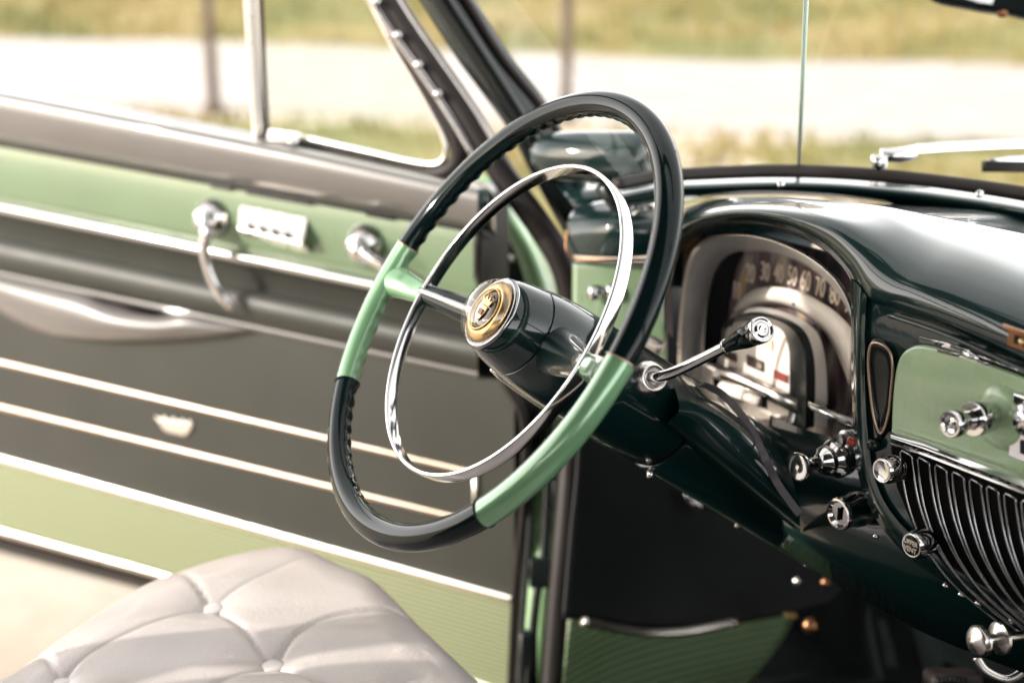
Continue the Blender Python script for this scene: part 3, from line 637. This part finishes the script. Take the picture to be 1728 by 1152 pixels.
for sx in(-1,1): wall('quarter_trim','headliner',[(sx*.785,-1.30,1.05),(sx*.785,-2.18,1.05),(sx*.785,-2.0,1.62),(sx*.785,-1.38,1.62)],(sx*.012,0,0),rw_)
bk_=wall('seat_back','door_leather',[(-.74,-.80,.55),(.74,-.80,.55),(.72,-.92,1.12),(-.72,-.92,1.12)],(0,-.16,.02),bev=.05)
# sensor pod on the dash end
pod=MB(); pa=P(912,262,1.68); pb=P(1098,268,1.60); pdv=(pb-pa); Lp=pdv.length
lathe(pod,pa,pdv,[(-.012,.002),(-.008,.012),(0,.019),(.012,.0255),(.03,.029),(.06,.0305),(Lp-.012,.0315),(Lp-.004,.0305),(Lp,.026),(Lp+.001,.002)],48,(1,.98)); pod=pod.build('sensor_pod','dark_paint',car,auto=50)
mb=MB(); tube(mb,[P(1062,300,1.62),P(1090,345,1.63),P(1112,385,1.64)],[.0125,.0125,.0125],20,side=FW,flat=(.8,1)); mb.build('pod_bracket','worn_chrome',pod)
mb=MB(); tube(mb,[P(1018,310,1.62),P(1048,350,1.63),P(1070,395,1.64)],[.012,.011,.010],20,side=FW); mb.build('pod_arm','black_metal',pod)
# dash end box + green end panel
endb=px_sheet('dash_end','dark_paint',[[(972,352,1.68),(1010,344,1.66),(1060,340,1.655),(1118,345,1.65)],[(958,385,1.66),(1010,380,1.62),(1060,378,1.60),(1118,380,1.60)],[(962,430,1.66),(1010,432,1.63),(1060,432,1.615),(1118,428,1.61)]],car,.006)
px_tube('dash_end_lip','copper',[(958,385,1.655),(956,420,1.65),(972,436,1.645),(1030,438,1.62),(1120,436,1.60)],.0014,endb)
px_sheet('dash_end_top','dark_paint',[[(930,300,1.80),(1000,300,1.78),(1060,320,1.74),(1118,322,1.70)],[(972,352,1.68),(1010,344,1.665),(1060,340,1.66),(1118,345,1.655)]],endb,.003)
gp=px_sheet('dash_side_panel','green_paint',[[(968,444,1.665),(1040,446,1.64),(1125,450,1.62)],[(968,520,1.665),(1040,520,1.64),(1125,520,1.62)],[(975,640,1.66),(1040,640,1.64),(1125,640,1.62)]],car,.006)
for x,y,r in((1020,492,.0085),(1050,490,.0085)):
    mb=MB(); lathe(mb,P(x,y,1.637),V((-.2,-1,0)),[(-.012,.004),(0,.006),(.006,r),(.016,r*1.05),(.02,r*.8),(.0205,.001)],28); mb.build('knob','chrome',gp)
px_tube('side_strip','bright_trim',[(1060,560,1.60),(1118,588,1.585)],.0085,gp,seg=14)
# ================================================================== DASHBOARD
YF=.33
lip=[(1128,560,.30),(1128,480,.30),(1138,425,.30),(1165,392,.30),(1215,375,.29),(1275,374,.285),(1335,388,.28),(1388,417,.275),(1425,455,.27),(1448,497,.262),(1470,515,.258),(1520,530,.255),(1600,556,.25),(1728,612,.245),(1900,690,.24)]
lip2=[(1122,555,.285),(1122,470,.285),(1131,415,.285),(1160,381,.28),(1212,362,.272),(1280,360,.266),(1342,374,.26),(1396,401,.256),(1436,438,.250),(1462,478,.244),(1486,500,.241),(1530,514,.239),(1606,540,.236),(1728,592,.23),(1900,668,.225)]
mid=[(1110,520,.30),(1112,450,.30),(1122,400,.295),(1154,370,.29),(1212,350,.285),(1290,347,.28),(1360,357,.272),(1420,376,.266),(1468,405,.262),(1505,435,.257),(1535,455,.253),(1570,470,.25),(1630,492,.248),(1740,536,.243),(1900,606,.24)]
mid2=[(1106,500,.33),(1106,430,.33),(1116,385,.325),(1150,356,.325),(1215,341,.325),(1300,338,.32),(1370,343,.315),(1440,353,.312),(1500,371,.31),(1545,393,.308),(1580,408,.306),(1620,421,.304),(1670,438,.302),(1750,468,.30),(1900,530,.30)]
back=[(1100,480,.36),(1100,420,.36),(1112,372,.365),(1148,348,.37),(1216,336,.385),(1300,333,.395),(1370,336,.40),(1440,342,.405),(1500,350,.41),(1550,360,.415),(1590,368,.42),(1630,375,.425),(1680,385,.43),(1760,402,.44),(1900,440,.45)]
BACK=[]; mb=MB(); Rr=[cr(r,6) for r in (lip,lip2,mid,mid2,back)]; grid=[]
for j in range(len(Rr[0])):
    pts5=[PY(*Rr[i][j]) for i in range(5)]; q=Rr[4][j]; k_=max(0,min(1,(q[0]-1150)/90))
    flat_=PZ(q[0],q[1],pts5[3].z+.001); pts5[4]=pts5[4].lerp(flat_,k_); BACK.append(pts5[4])
    grid.append([V(v) for v in cr(pts5,7)])
loft(mb,grid); dash=mb.build('dashboard','dark_paint',car,label='glossy dark green metal dashboard brow over the instruments')
# return of the lip into the recess
mb=MB(); grid=[[PY(*q) for q in (Rr[0][j],(Rr[0][j][0]+3,Rr[0][j][1]+4,Rr[0][j][2]+.015),(Rr[0][j][0]+7,Rr[0][j][1]+9,YF+.035))] for j in range(len(Rr[0]))]
loft(mb,grid); mb.build('brow_return','black_metal',dash)
# flat filler under the windscreen moulding
mb=MB(); tb=BACK; loft(mb,[[p for p in tb],[p+V((0,.05,-.012)) for p in tb],[p+V((0,.26,-.04)) for p in tb]]); mb.build('dash_shelf','dark_paint',dash)
# --- instrument cluster
def ring(name,m,outer,inner,y0,y1,parent,n=6,mids=()):
    o=cr(outer,n); i_=cr(inner,n); mb=MB(); rows=[]
    for a,b in zip(o,i_):
        A_=PY(a[0],a[1],y0); B_=PY(b[0],b[1],y1); row=[A_]
        for f,g in mids: row.append(A_.lerp(B_,f)+V((0,g,0)))
        row.append(B_); rows.append([V(q) for q in cr(row,4)])
    loft(mb,rows); return mb.build(name,m,parent)
bo=[(1146,720),(1146,620),(1150,520),(1163,438),(1190,403),(1240,394),(1300,402),(1368,432),(1418,476),(1442,530),(1450,600),(1450,740)]
bi=[(1183,700),(1183,600),(1192,505),(1208,452),(1238,426),(1290,424),(1345,440),(1390,470),(1422,508),(1445,560),(1455,610),(1455,740)]
cl=ring('instrument_cluster','brushed_silver',bo,bi,YF+.005,YF+.075,dash.parent,6,((.15,-.004),(.5,.0)))
ring('bezel_rim','bright_trim',[(x-1,y-1) for x,y in bo],[(x+3,y+5) for x,y in bo],YF-.002,YF+.0,cl,6,((.5,-.004),))
YD=YF+.078
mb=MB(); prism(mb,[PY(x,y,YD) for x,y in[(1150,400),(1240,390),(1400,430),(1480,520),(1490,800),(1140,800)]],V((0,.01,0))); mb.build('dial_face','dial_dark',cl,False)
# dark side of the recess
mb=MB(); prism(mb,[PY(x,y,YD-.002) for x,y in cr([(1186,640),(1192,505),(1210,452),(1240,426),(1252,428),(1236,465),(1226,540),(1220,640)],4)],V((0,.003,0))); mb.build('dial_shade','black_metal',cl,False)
nums=[('10',1243,492,0),('20',1266,463,-3),('30',1291,460,-2),('40',1314,463,0),('50',1337,467,3),('60',1360,475,5),('70',1384,486,8),('80',1409,499,10),('90',1434,514,12)]
for s_,x,y,a in nums:
    t=text('numeral',s_,.030,PY(x,y,YD-.003),V((1,0,0)),V((sin(radians(a+2)),0,cos(radians(a)))),'numeral',cl,.0008,.47)
# pale scale arch
so_=cr([(1240,522),(1262,496),(1295,484),(1345,490),(1395,515),(1425,540),(1441,560)],5); si_=cr([(1250,532),(1278,516),(1310,512),(1350,524),(1388,552),(1412,590),(1436,650)],5)
mb=MB(); loft(mb,[[PY(x,y,YD-.012) for x,y in so_],[PY((a[0]+b[0])/2,(a[1]+b[1])/2,YD-.013) for a,b in zip(so_,si_)],[PY(x,y,YD-.006) for x,y in si_]]); o=mb.build('scale_arch','dial_white',cl); s=o.modifiers.new('t','SOLIDIFY'); s.thickness=.002
mb=MB()
for k in range(10,len(so_)-1):
    a,b=so_[k],si_[k]; tube(mb,[PY(a[0]+(b[0]-a[0])*.25,a[1]+(b[1]-a[1])*.25,YD-.0135),PY(a[0]+(b[0]-a[0])*.6,a[1]+(b[1]-a[1])*.6,YD-.0135)],.0003,5)
mb.build('scale_ticks','worn_chrome',cl)
mb=MB(); lathe(mb,PY(1340,513,YD-.012),(0,-1,0),[(0,.0018),(.002,.0014),(.0022,.0001)],12); mb.build('indicator_lamp','black_metal',cl)
# centre arch: chrome outer, black hood, white face
co_=[(1230,545),(1238,527),(1262,518),(1300,520),(1345,535),(1378,560),(1392,600),(1396,660),(1396,720)]
ci_=[(1236,550),(1244,534),(1266,526),(1300,529),(1338,543),(1362,565),(1374,605),(1376,660),(1374,720)]
ring('inner_bezel','brushed_silver',co_,ci_,YD-.018,YD-.036,cl,6,((.5,-.003),))
ch=[(1216,560),(1228,541),(1258,534),(1296,536),(1332,550),(1350,575),(1357,610),(1358,660),(1356,720)]
ring('centre_hood','black_metal',ci_,ch,YD-.036,YD-.040,cl,6,((.4,-.007),))
fc=[(1213,600),(1222,556),(1240,541),(1262,540),(1294,545),(1322,560),(1331,590),(1332,640),(1330,700),(1210,700),(1206,640)]
ring('centre_return','black_metal',ch,[(1220,600),(1228,556),(1250,542),(1294,546),(1320,558),(1331,590),(1332,620),(1332,650),(1330,720)],YD-.040,YD-.022,cl,6)
mb=MB(); prism(mb,[PY(x,y,YD-.020) for x,y in cr(fc,3,True)],V((0,.004,0))); cf=mb.build('gauge_face','dial_white',cl,False)
def win(x,y,w_,h_,m):
    mb=MB(); prism(mb,[PY(x+a*w_,y+b*h_+a*w_*.42,YD-.021) for a,b in((-1,-1),(1,-1),(1,1),(-1,1))],V((0,-.0012,0))); mb.build('gauge_window',m,cl,False)
win(1275,613,14,9,'dial_print'); win(1233,600,10,7,'dial_print'); win(1318,635,11,7,'dial_red'); win(1296,580,8,9,'numeral')
text('numeral','25',.0075,PY(1281,617,YD-.0235),(1,0,-.15),(0,0,1),'numeral',cl,.0003)
# silver ledge and trip counter
px=lambda pts,y: [PY(a,b,y) for a,b in pts]
mb=MB(); loft(mb,[px([(1196,612),(1240,622),(1290,645),(1345,672)],YD-.034),px([(1195,620),(1240,632),(1290,655),(1345,682)],YD-.044),px([(1200,640),(1240,650),(1290,672),(1345,700)],YD-.040)]); o=mb.build('silver_ledge','bright_trim',cl); s=o.modifiers.new('t','SOLIDIFY'); s.thickness=.002
mb=MB(); prism(mb,px([(1165,600),(1210,622),(1215,700),(1150,700),(1150,610)],YD-.046),V((0,.006,0))); mb.build('ledge_end','worn_chrome',cl,bevel=.003)
mb=MB(); prism(mb,px([(1202,636),(1290,668),(1292,690),(1204,664)],YD-.048),V((0,.004,0))); mb.build('counter_window','black_void',cl,bevel=.001)
mb=MB(); tube(mb,px([(1218,652),(1282,678)],YD-.050),.006,14); mb.build('trip_counter','dial_white',cl)
mb=MB(); tube(mb,px([(1200,634),(1292,668)],YD-.052),.0012,8); mb.build('counter_trim','bright_trim',cl)
# black right leg of the hood and chrome channel beside it
px_tube('hood_leg','black_metal',[(1352,560,1.515),(1357,620,1.515),(1352,690,1.515),(1330,760,1.515)],.012,cl,seg=18)
px_tube('leg_highlight','worn_chrome',[(1374,580,1.53),(1378,640,1.53),(1374,700,1.53)],.0045,cl)
mb=MB(); loft(mb,[px([(1366,668),(1400,684),(1452,706)],YF+.05),px([(1364,680),(1400,696),(1452,720)],YF-.002),px([(1370,692),(1400,706),(1452,732)],YF-.003)]); o=mb.build('cluster_ledge','chrome',cl); s=o.modifiers.new('t','SOLIDIFY'); s.thickness=.004
# --- lower dash apron
mb=MB(); rows=[[PY(*q) for q in cr(r,5)] for r in (
  [(1300,700,.33),(1345,720,.325),(1400,735,.32),(1470,745,.31),(1540,760,.31),(1900,880,.31)],
  [(1290,760,.30),(1340,800,.295),(1400,830,.29),(1470,840,.29),(1540,850,.29),(1900,960,.30)],
  [(1290,850,.29),(1350,890,.28),(1420,920,.275),(1490,930,.275),(1560,940,.28),(1900,1010,.29)],
  [(1290,905,.31),(1350,945,.31),(1420,990,.305),(1500,1035,.30),(1600,1085,.30),(1900,1200,.32)])]
loft(mb,rows); ap=mb.build('dash_apron','dark_paint',car); s=ap.modifiers.new('t','SOLIDIFY'); s.thickness=.003
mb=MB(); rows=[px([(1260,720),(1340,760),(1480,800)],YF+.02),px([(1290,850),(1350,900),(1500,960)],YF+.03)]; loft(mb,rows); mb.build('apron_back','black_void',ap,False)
# --- centre stack (dark rib, green radio panel)
YS=.262
rows=[[(1436,470,.262),(1436,560,.262),(1437,640,.262),(1440,720,.262),(1448,800,.262),(1478,875,.262),(1540,945,.262),(1640,1008,.264),(1760,1070,.266)],
      [(1448,480,.248),(1446,560,.248),(1447,640,.248),(1450,720,.248),(1459,800,.248),(1490,872,.248),(1552,936,.248),(1650,998,.25),(1770,1058,.252)],
      [(1462,500,.247),(1459,570,.247),(1459,640,.247),(1463,720,.247),(1474,800,.247),(1505,865,.247),(1566,925,.247),(1662,985,.249),(1780,1044,.251)]]
mb=MB(); Rq=[[PY(*q) for q in cr(r,6)] for r in rows]; loft(mb,[[V(z) for z in cr([Rq[i][j] for i in range(3)],5)] for j in range(len(Rq[0]))])
stack=mb.build('centre_stack','dark_paint',car)
mb=MB(); loft(mb,[[p for p in Rq[0]],[p+V((-.01,.09,0)) for p in Rq[0]]]); mb.build('stack_side','dark_paint',stack)
# front plate with the panel opening (plate sits behind, panel and grille proud of it)
mb=MB(); pl=[(1459,500),(1459,640),(1463,720),(1474,800),(1505,865),(1566,925),(1662,985),(1780,1044),(1900,1090),(1900,660),(1728,600),(1600,545),(1500,515)]
prism(mb,px(pl,.251),V((0,.004,0))); mb.build('stack_plate','dark_paint',stack,False)
# brow underside shadow gap and long highlight line
mb=MB(); tube(mb,[PY(*q) for q in cr([(1500,532,.243),(1600,566,.24),(1728,624,.236),(1900,704,.23)],5)],.0022,8); mb.build('brow_bead','dark_paint',stack)
# recessed oval in the rib
ov=cr([(1470,580),(1486,579),(1502,592),(1507,620),(1504,660),(1499,702),(1487,733),(1475,706),(1468,655),(1465,610)],5,True)
mb=MB(); n=len(ov); cx=sum(p[0] for p in ov)/n; cy=sum(p[1] for p in ov)/n
rw=[]
for f,yy in((1.12,.2505),(1.0,.2470),(.93,.2462),(.84,.2490),(.6,.2495),(.02,.2495)): rw.append([PY(cx+(x-cx)*f,cy+(y-cy)*f,yy) for x,y in ov])
loft(mb,rw,True); mb.build('oval_recess','black_metal',stack)
mb=MB(); tube(mb,[PY(cx+(x-cx)*.98,cy+(y-cy)*.98,.2466) for x,y in ov],.0014,8,closed=True); mb.build('oval_rim','tan_edge',stack)
# green radio panel
pn=[(1511,726),(1512,690),(1516,640),(1524,604),(1540,586),(1566,581),(1620,592),(1728,632),(1900,700),(1900,872)]
mb=MB(); pn=cr(pn[:7],5)+pn[7:]; prism(mb,px(pn,.2475),V((0,-.006,0))); rad=mb.build('radio_panel','green_dash',car,bevel=.004,seg=3,label='pale green metal radio panel with chrome knob and dial plate')
mb=MB(); pn2=[(1503,733),(1560,751),(1640,780),(1728,812),(1900,876)]
rows=[]
for dy,yy in((-11,.2475),(-9,.239),(-1,.231),(5,.2295),(11,.236),(14,.247)): rows.append([PY(x,y+dy+ (x-1503)*.018*(dy>0),yy) for x,y in pn2])
loft(mb,rows); mb.build('chrome_strip','chrome',rad,auto=60)
mb=MB(); tube(mb,[PY(x,y+15+(x-1503)*.02,.2455) for x,y in pn2],.0012,8); mb.build('chrome_strip','chrome',rad)
# clip at its top edge
mb=MB(); sweep(mb,[PY(1553,572,.238),PY(1600,583,.236),PY(1636,595,.235)],rrect(.0022,.0012,.0005),(0,0,1)); sweep(mb,[PY(1583,591,.238),PY(1630,602,.236),PY(1648,608,.235),PY(1668,615,.236)],rrect(.0014,.001,.0004),(0,0,1))
tube(mb,[PY(1622,596,.235),PY(1640,600,.233),PY(1652,606,.234)],[.002,.0032,.0015],12); tube(mb,[PY(1636,595,.236),PY(1668,606,.237),PY(1728,628,.238)],.0008,6); mb.build('panel_clip','chrome',rad)
# radio knob
KD=V((-.06,-1,.03)).normalized()
kb=PY(1682,698,.2415)
mb=MB(); lathe(mb,PY(1690,703,.2415),KD,[(-.002,.0260),(.001,.0250),(.004,.0175),(.0045,.016)],48,(1,1.05)); mb.build('knob_boss','green_dash',rad)
mb=MB(); lathe(mb,kb,KD,[(.0,.0085),(.004,.0090),(.010,.0125),(.0105,.0128),(.020,.0135),(.0265,.0140),(.028,.0132),(.028,.0085),(.026,.0075)],48); kn=mb.build('radio_knob','chrome',rad,auto=40)
mb=MB(); lathe(mb,kb,KD,[(.024,.0072),(.034,.0074),(.040,.0080),(.042,.0102),(.043,.0108),(.051,.0108),(.0525,.0100),(.0525,.0082),(.0505,.0072),(.0495,.0045),(.0505,.0020),(.0508,.0002)],48); mb.build('radio_knob','chrome',rad,auto=40)
# dial plate at the frame edge
mb=MB(); prism(mb,px([(1713,661),(1900,725),(1900,850),(1704,768)],.2412),V((0,-.003,0))); dp=mb.build('dial_plate','chrome',rad,bevel=.0015)
mb=MB(); prism(mb,px([(1722,742),(1900,800),(1900,830),(1722,764)],.2378),V((0,-.0008,0))); mb.build('dial_window','black_metal',rad,False)
mb=MB(); lathe(mb,PY(1757,706,.238),KD,[(0,.011),(.01,.0115),(.02,.010),(.0205,.0005)],32); mb.build('dial_knob','chrome',rad)
# small winged badge at the frame edge, on the brow
def BP(x,y,o=0): return PY(x,y,.2215-o)
mb=MB(); prism(mb,[BP(x,y) for x,y in[(1694,545),(1728,557),(1790,580),(1790,612),(1704,582),(1703,572),(1708,562)]],V((0,-.004,0))); bd=mb.build('badge','copper',dash,bevel=.0012)
mb=MB(); prism(mb,[BP(x,y,.0045) for x,y in[(1713,565),(1728,571),(1780,590),(1780,602),(1711,578)]],V((0,-.0008,0))); mb.build('badge_field','black_metal',dash,False)
mb=MB(); lathe(mb,BP(1724,577,.005),V((0,-1,0)),[(0,.0028),(.001,.0024),(.0016,.0004)],16); mb.build('badge_stud','gold',dash)
# --- speaker grille
mb=MB(); gl=[(1506,752),(1600,786),(1728,833),(1900,900),(1900,1080),(1700,1010),(1600,950),(1545,890),(1516,820)]
prism(mb,px(gl,.2485),V((0,-.002,0))); gr=mb.build('speaker_grille','black_void',car,False)
for i in range(14):
    x0=1520+29.2*i; y0=763+12.0*i
    k=1.0+.018*i
    path=lambda dx:[(x0+dx,y0+dx*.35,.246),(x0+dx+3,y0+34,.2455),(x0+dx+11,y0+80,.2445),(x0+dx+27,y0+128,.2435),(x0+dx+50,y0+172,.243),(x0+dx+82,y0+215,.243),(x0+dx+122,y0+252,.244),(x0+dx+170,y0+290,.246)]
    a=cr(path(0),5); b=cr(path(19),5)
    loop=a[::-1]+[(a[0][0]+3,a[0][1]-3,a[0][2]),(b[0][0]-4,b[0][1]-3,b[0][2])]+b
    lim=lambda q: q[1] < 752+ (q[0]-1506)*.37+ 205 + max(0,(1560-q[0]))*-.2
    mb=MB(); tube(mb,[PY(*q) for q in loop],.00105,8,side=(0,-1,0)); mb.build('grille_bar','dark_chrome',gr)
# knobs
def knob(name,x,y,yp,prof,d=None,parent=None,m='chrome',seg=36):
    mb=MB(); lathe(mb,PY(x,y,yp),d or KD,prof,seg); return mb.build(name,m,parent or car,auto=50)
hk=knob('headlamp_switch',1425,770,.283,[(0,.017),(.005,.018),(.008,.0165),(.0085,.0185),(.013,.0185),(.016,.016),(.020,.0135),(.0215,.0145),(.026,.0135),(.030,.0085),(.036,.0060),(.046,.0062),(.050,.0090),(.052,.0125),(.056,.0135),(.058,.0128),(.0585,.0110),(.0555,.0004)])
knob('switch_stub',1438,738,.285,[(0,.008),(.01,.0085),(.012,.006),(.018,.0065),(.019,.001)],parent=hk,m='worn_chrome')
knob('switch_wire',1452,752,.27,[(0,.0035),(.012,.0035),(.013,.001)],V((-.8,-.5,.3)),hk,'red_wire')
ik=knob('ignition_switch',1450,858,.276,[(-.01,.013),(0,.0165),(.006,.0165),(.010,.0145),(.020,.0150),(.024,.0155),(.0265,.0145),(.0268,.0125),(.0235,.0105),(.0235,.0004)])
mb=MB(); pi_=PY(1450,858,.276)+KD*.0252; box(mb,pi_,V((.0012,0,0)),V((0,.0008,0)),V((0,0,.006))); mb.build('key_slot','black_void',ik,False)
def slideknob(x,y,tabx,taby,txt):
    t=PY(tabx,taby,.240); kx=PY(x+14,y-2,.232)
    mb=MB(); tube(mb,[t,kx],.004,10,flat=(.35,1.6),side=(0,0,1)); k0=mb.build('vent_lever','copper',car)
    mb=MB(); lathe(mb,kx,KD,[(-.012,.003),(-.010,.0082),(-.004,.0112),(.003,.0122),(.009,.0118),(.013,.0105),(.0138,.0098),(.0130,.0088),(.0132,.0003)],40); kk=mb.build('vent_knob','chrome',k0)
    f=kx+KD*.0138
    if txt:
        mb=MB(); lathe(mb,kx,KD,[(.0131,.0088),(.0136,.0087),(.0137,.0003)],32); mb.build('knob_face','black_metal',k0)
        text('knob_text',txt[0],.0060,f+V((0,0,.0028))+KD*.0004,V((1,0,0)),V((0,0,1)),'numeral',k0,.0003,.85); text('knob_text',txt[1],.0064,f+V((0,0,-.0034))+KD*.0004,V((1,0,0)),V((0,0,1)),'numeral',k0,.0003,.85)
slideknob(1493,792,1526,806,None); slideknob(1543,917,1578,908,('UPPER','VENT'))
knob('cover_button',1478,750,.249,[(0,.006),(.004,.0058),(.007,.004),(.008,.0005)],parent=stack,m='black_metal')
# under-dash pulls, pedals
bk=knob('brake_release',1695,1075,.262,[(-.02,.004),(0,.0045),(.003,.0135),(.006,.0138),(.007,.012),(.010,.0045),(.020,.0045),(.022,.013),(.027,.0135),(.029,.012),(.0295,.0095),(.032,.004),(.033,.0003)],V((-.25,-.95,.05)),m='worn_chrome')
mb=MB(); tube(mb,[P(*q) for q in cr([(1648,1108,1.33),(1665,1132,1.325),(1700,1146,1.32),(1728,1130,1.32),(1745,1100,1.32)],6)],.0045,12); mb.build('release_ring','worn_chrome',bk)
for x,y,r,mm in((1345,980,.006,'worn_chrome'),(1393,982,.007,'copper'),(1368,1055,.011,'copper')):
    mb=MB(); lathe(mb,P(x,y,1.78),(P(x,y,1.0)-P(x,y,1.78)),[(-.08,r*.6),(0,r*.7),(.004,r),(.012,r),(.016,r*.6),(.0165,.0005)],24); mb.build('under_dash_pull',mm,ap)
mb=MB(); box(mb,P(1333,1037,1.86),RT*.008,UP*.003,FW*.01); mb.build('brass_tab','gold',kick,bevel=.001)
mb=MB(); box(mb,P(1608,1150,1.5),RT*.028,UP*.012,FW*.02)
pd=mb.build('brake_pedal','rubber',car,bevel=.006)
for i in range(8):
    mb=MB(); tube(mb,[P(1582+i*7,1137-abs(i-3.5)*-1.5,1.478),P(1586+i*7,1165,1.478)],.0014,6); mb.build('pedal_rib','black_metal',pd)
mb=MB(); tube(mb,[P(1150,828,1.9),P(1175,850,1.9),P(1197,858,1.9)],[.004,.010,.003],12); mb.build('vent_pull','chrome',kick)
for x,y,s in((1098,800,.3),(1246,885,.4)):
    mb=MB(); lathe(mb,P(x,y,1.37+(x-1098)*.0006),UP*-1,[(-.004,.0035),(.002,.004),(.004,.002)],12); mb.build('screw','chrome',col)
for x,y in((1478,905),(1596,988),(1622,1003),(1650,1018),(1680,1032),(1708,1046)):  # bright studs standing in for highlight dots along the stack's lower edge
    mb=MB(); lathe(mb,PY(x,y,.2465),V((0,-.6,-.6)),[(-.002,.0028),(.001,.003),(.002,.001)],10); mb.build('screw','worn_chrome',stack)
# ================================================================== SEAT
def seat():
    ZB=.64
    def g(px,py): p=PZ(px,py,ZB); return (p.x,p.y)
    btn=[g(360,1043),g(461,1141),g(105,1172),g(240,1260),g(590,1230),g(700,1175)]
    seams=[[(297,972),(325,1003),(352,1036)],[(368,1052),(410,1085),(440,1120),(455,1136)],[(700,1053),(640,1056),(560,1068),(500,1100),(470,1134)],
           [(345,1050),(250,1085),(160,1128),(105,1172)],[(375,1034),(440,1000),(520,965),(585,958)],[(48,1097),(80,1130),(100,1165)],[(470,1150),(560,1190),(590,1230)],[(450,1150),(330,1200),(240,1260)],[(108,1180),(170,1220),(240,1255)]]
    sg=[[g(*p) for p in cr(s,5)] for s in seams]; wts=[.7,.9,.8,.35,.35,.9,.8,.5,.9]
    # outline: outboard edge and front edge from the photo, then rectangular
    edge=cr([(-260,1250),(-120,1193),(0,1140),(60,1100),(120,1058),(180,1020),(240,985),(300,962),(360,945),(420,930),(490,922),(530,930),(570,948),(620,968),(650,990),(700,1040),(760,1096),(822,1156),(900,1230),(1010,1330)],4)
    ed=[g(*p) for p in edge]
    far=[(ed[-1][0]+.35,ed[-1][1]-.02),(ed[-1][0]+.4,-.95),(ed[0][0],-1.0)]
    # radial grid round a centre
    cx_,cy_=g(420,1500)
    pol=ed+far; N=760; NR=280
    def raypoly(a):
        dx,dy=cos(a),sin(a); best=1e9
        for i in range(len(pol)):
            x1,y1=pol[i]; x2,y2=pol[(i+1)%len(pol)]; ex,ey=x2-x1,y2-y1; den=dx*ey-dy*ex
            if abs(den)<1e-12: continue
            t=((x1-cx_)*ey-(y1-cy_)*ex)/den; u=((x1-cx_)*dy-(y1-cy_)*dx)/den
            if t>0 and -1e-6<=u<=1+1e-6: best=min(best,t)
        return best
    import numpy as np
    def H(X,Y):
        h=.0010*np.sin(X*31+Y*17)+.0006*np.sin(X*57-Y*43)
        for s,w_ in zip(sg,wts):
            b=np.full(X.shape,9.)
            for (x1,y1),(x2,y2) in zip(s[:-1],s[1:]):
                ex,ey=x2-x1,y2-y1; l=ex*ex+ey*ey+1e-12; t=np.clip(((X-x1)*ex+(Y-y1)*ey)/l,0,1)
                b=np.minimum(b,np.hypot(X-x1-t*ex,Y-y1-t*ey))
            h-=w_*(.0050*np.exp(-(np.sqrt(b*b+.0013**2)-.0013)/.0017)+.0017*np.exp(-b/.012))
        for bx_,by_ in btn:
            d=np.hypot(X-bx_,Y-by_); h-=.0075*np.exp(-d/.010)+.0045*np.exp(-(d/.034)**2)
        return h
    angs=[]
    for i in range(N): angs.append(2*pi*i/N)
    mb=MB(); rows=[]
    rl=[raypoly(a) for a in angs]
    rla=np.array(rl); A_=np.array(angs)
    for j in range(NR+1):
        f=(j/NR)**.6 if j else 0.0002
        X=cx_+np.cos(A_)*rla*f; Y=cy_+np.sin(A_)*rla*f; dist=rla*(1-f)
        e=np.maximum(0,1-dist/.085); drop=.034*(1-np.sqrt(np.maximum(0,1-e*e)))
        Z=ZB+.021-drop+H(X,Y)*(1-e*.6)
        rows.append([V(p) for p in zip(X.tolist(),Y.tolist(),Z.tolist())])
    for dz,ins in((-.03,.004),(-.05,.0),(-.16,-.01),(-.28,.01)):
        rows.append([V((cx_+cos(a)*(l-ins),cy_+sin(a)*(l-ins),ZB-.005+dz)) for a,l in zip(angs,rl)])
    loft(mb,rows,True); st=mb.build('seat','seat_leather',car,label='grey leather bench seat with buttoned cushion')
    for bx_,by_ in btn:
        mb=MB(); lathe(mb,V((bx_,by_,ZB+.021-.0112)),V((0,-.05,1)),[(-.006,.010),(-.001,.0124),(.0008,.0126),(.0024,.0112),(.0034,.007),(.0037,.0003)],28); mb.build('button','button_leather',st)
    mb=MB(); pp=[V((x,y,ZB-.012)) for x,y in ed]; tube(mb,pp,.0038,10); mb.build('seat_piping','seat_leather',st)
seat()
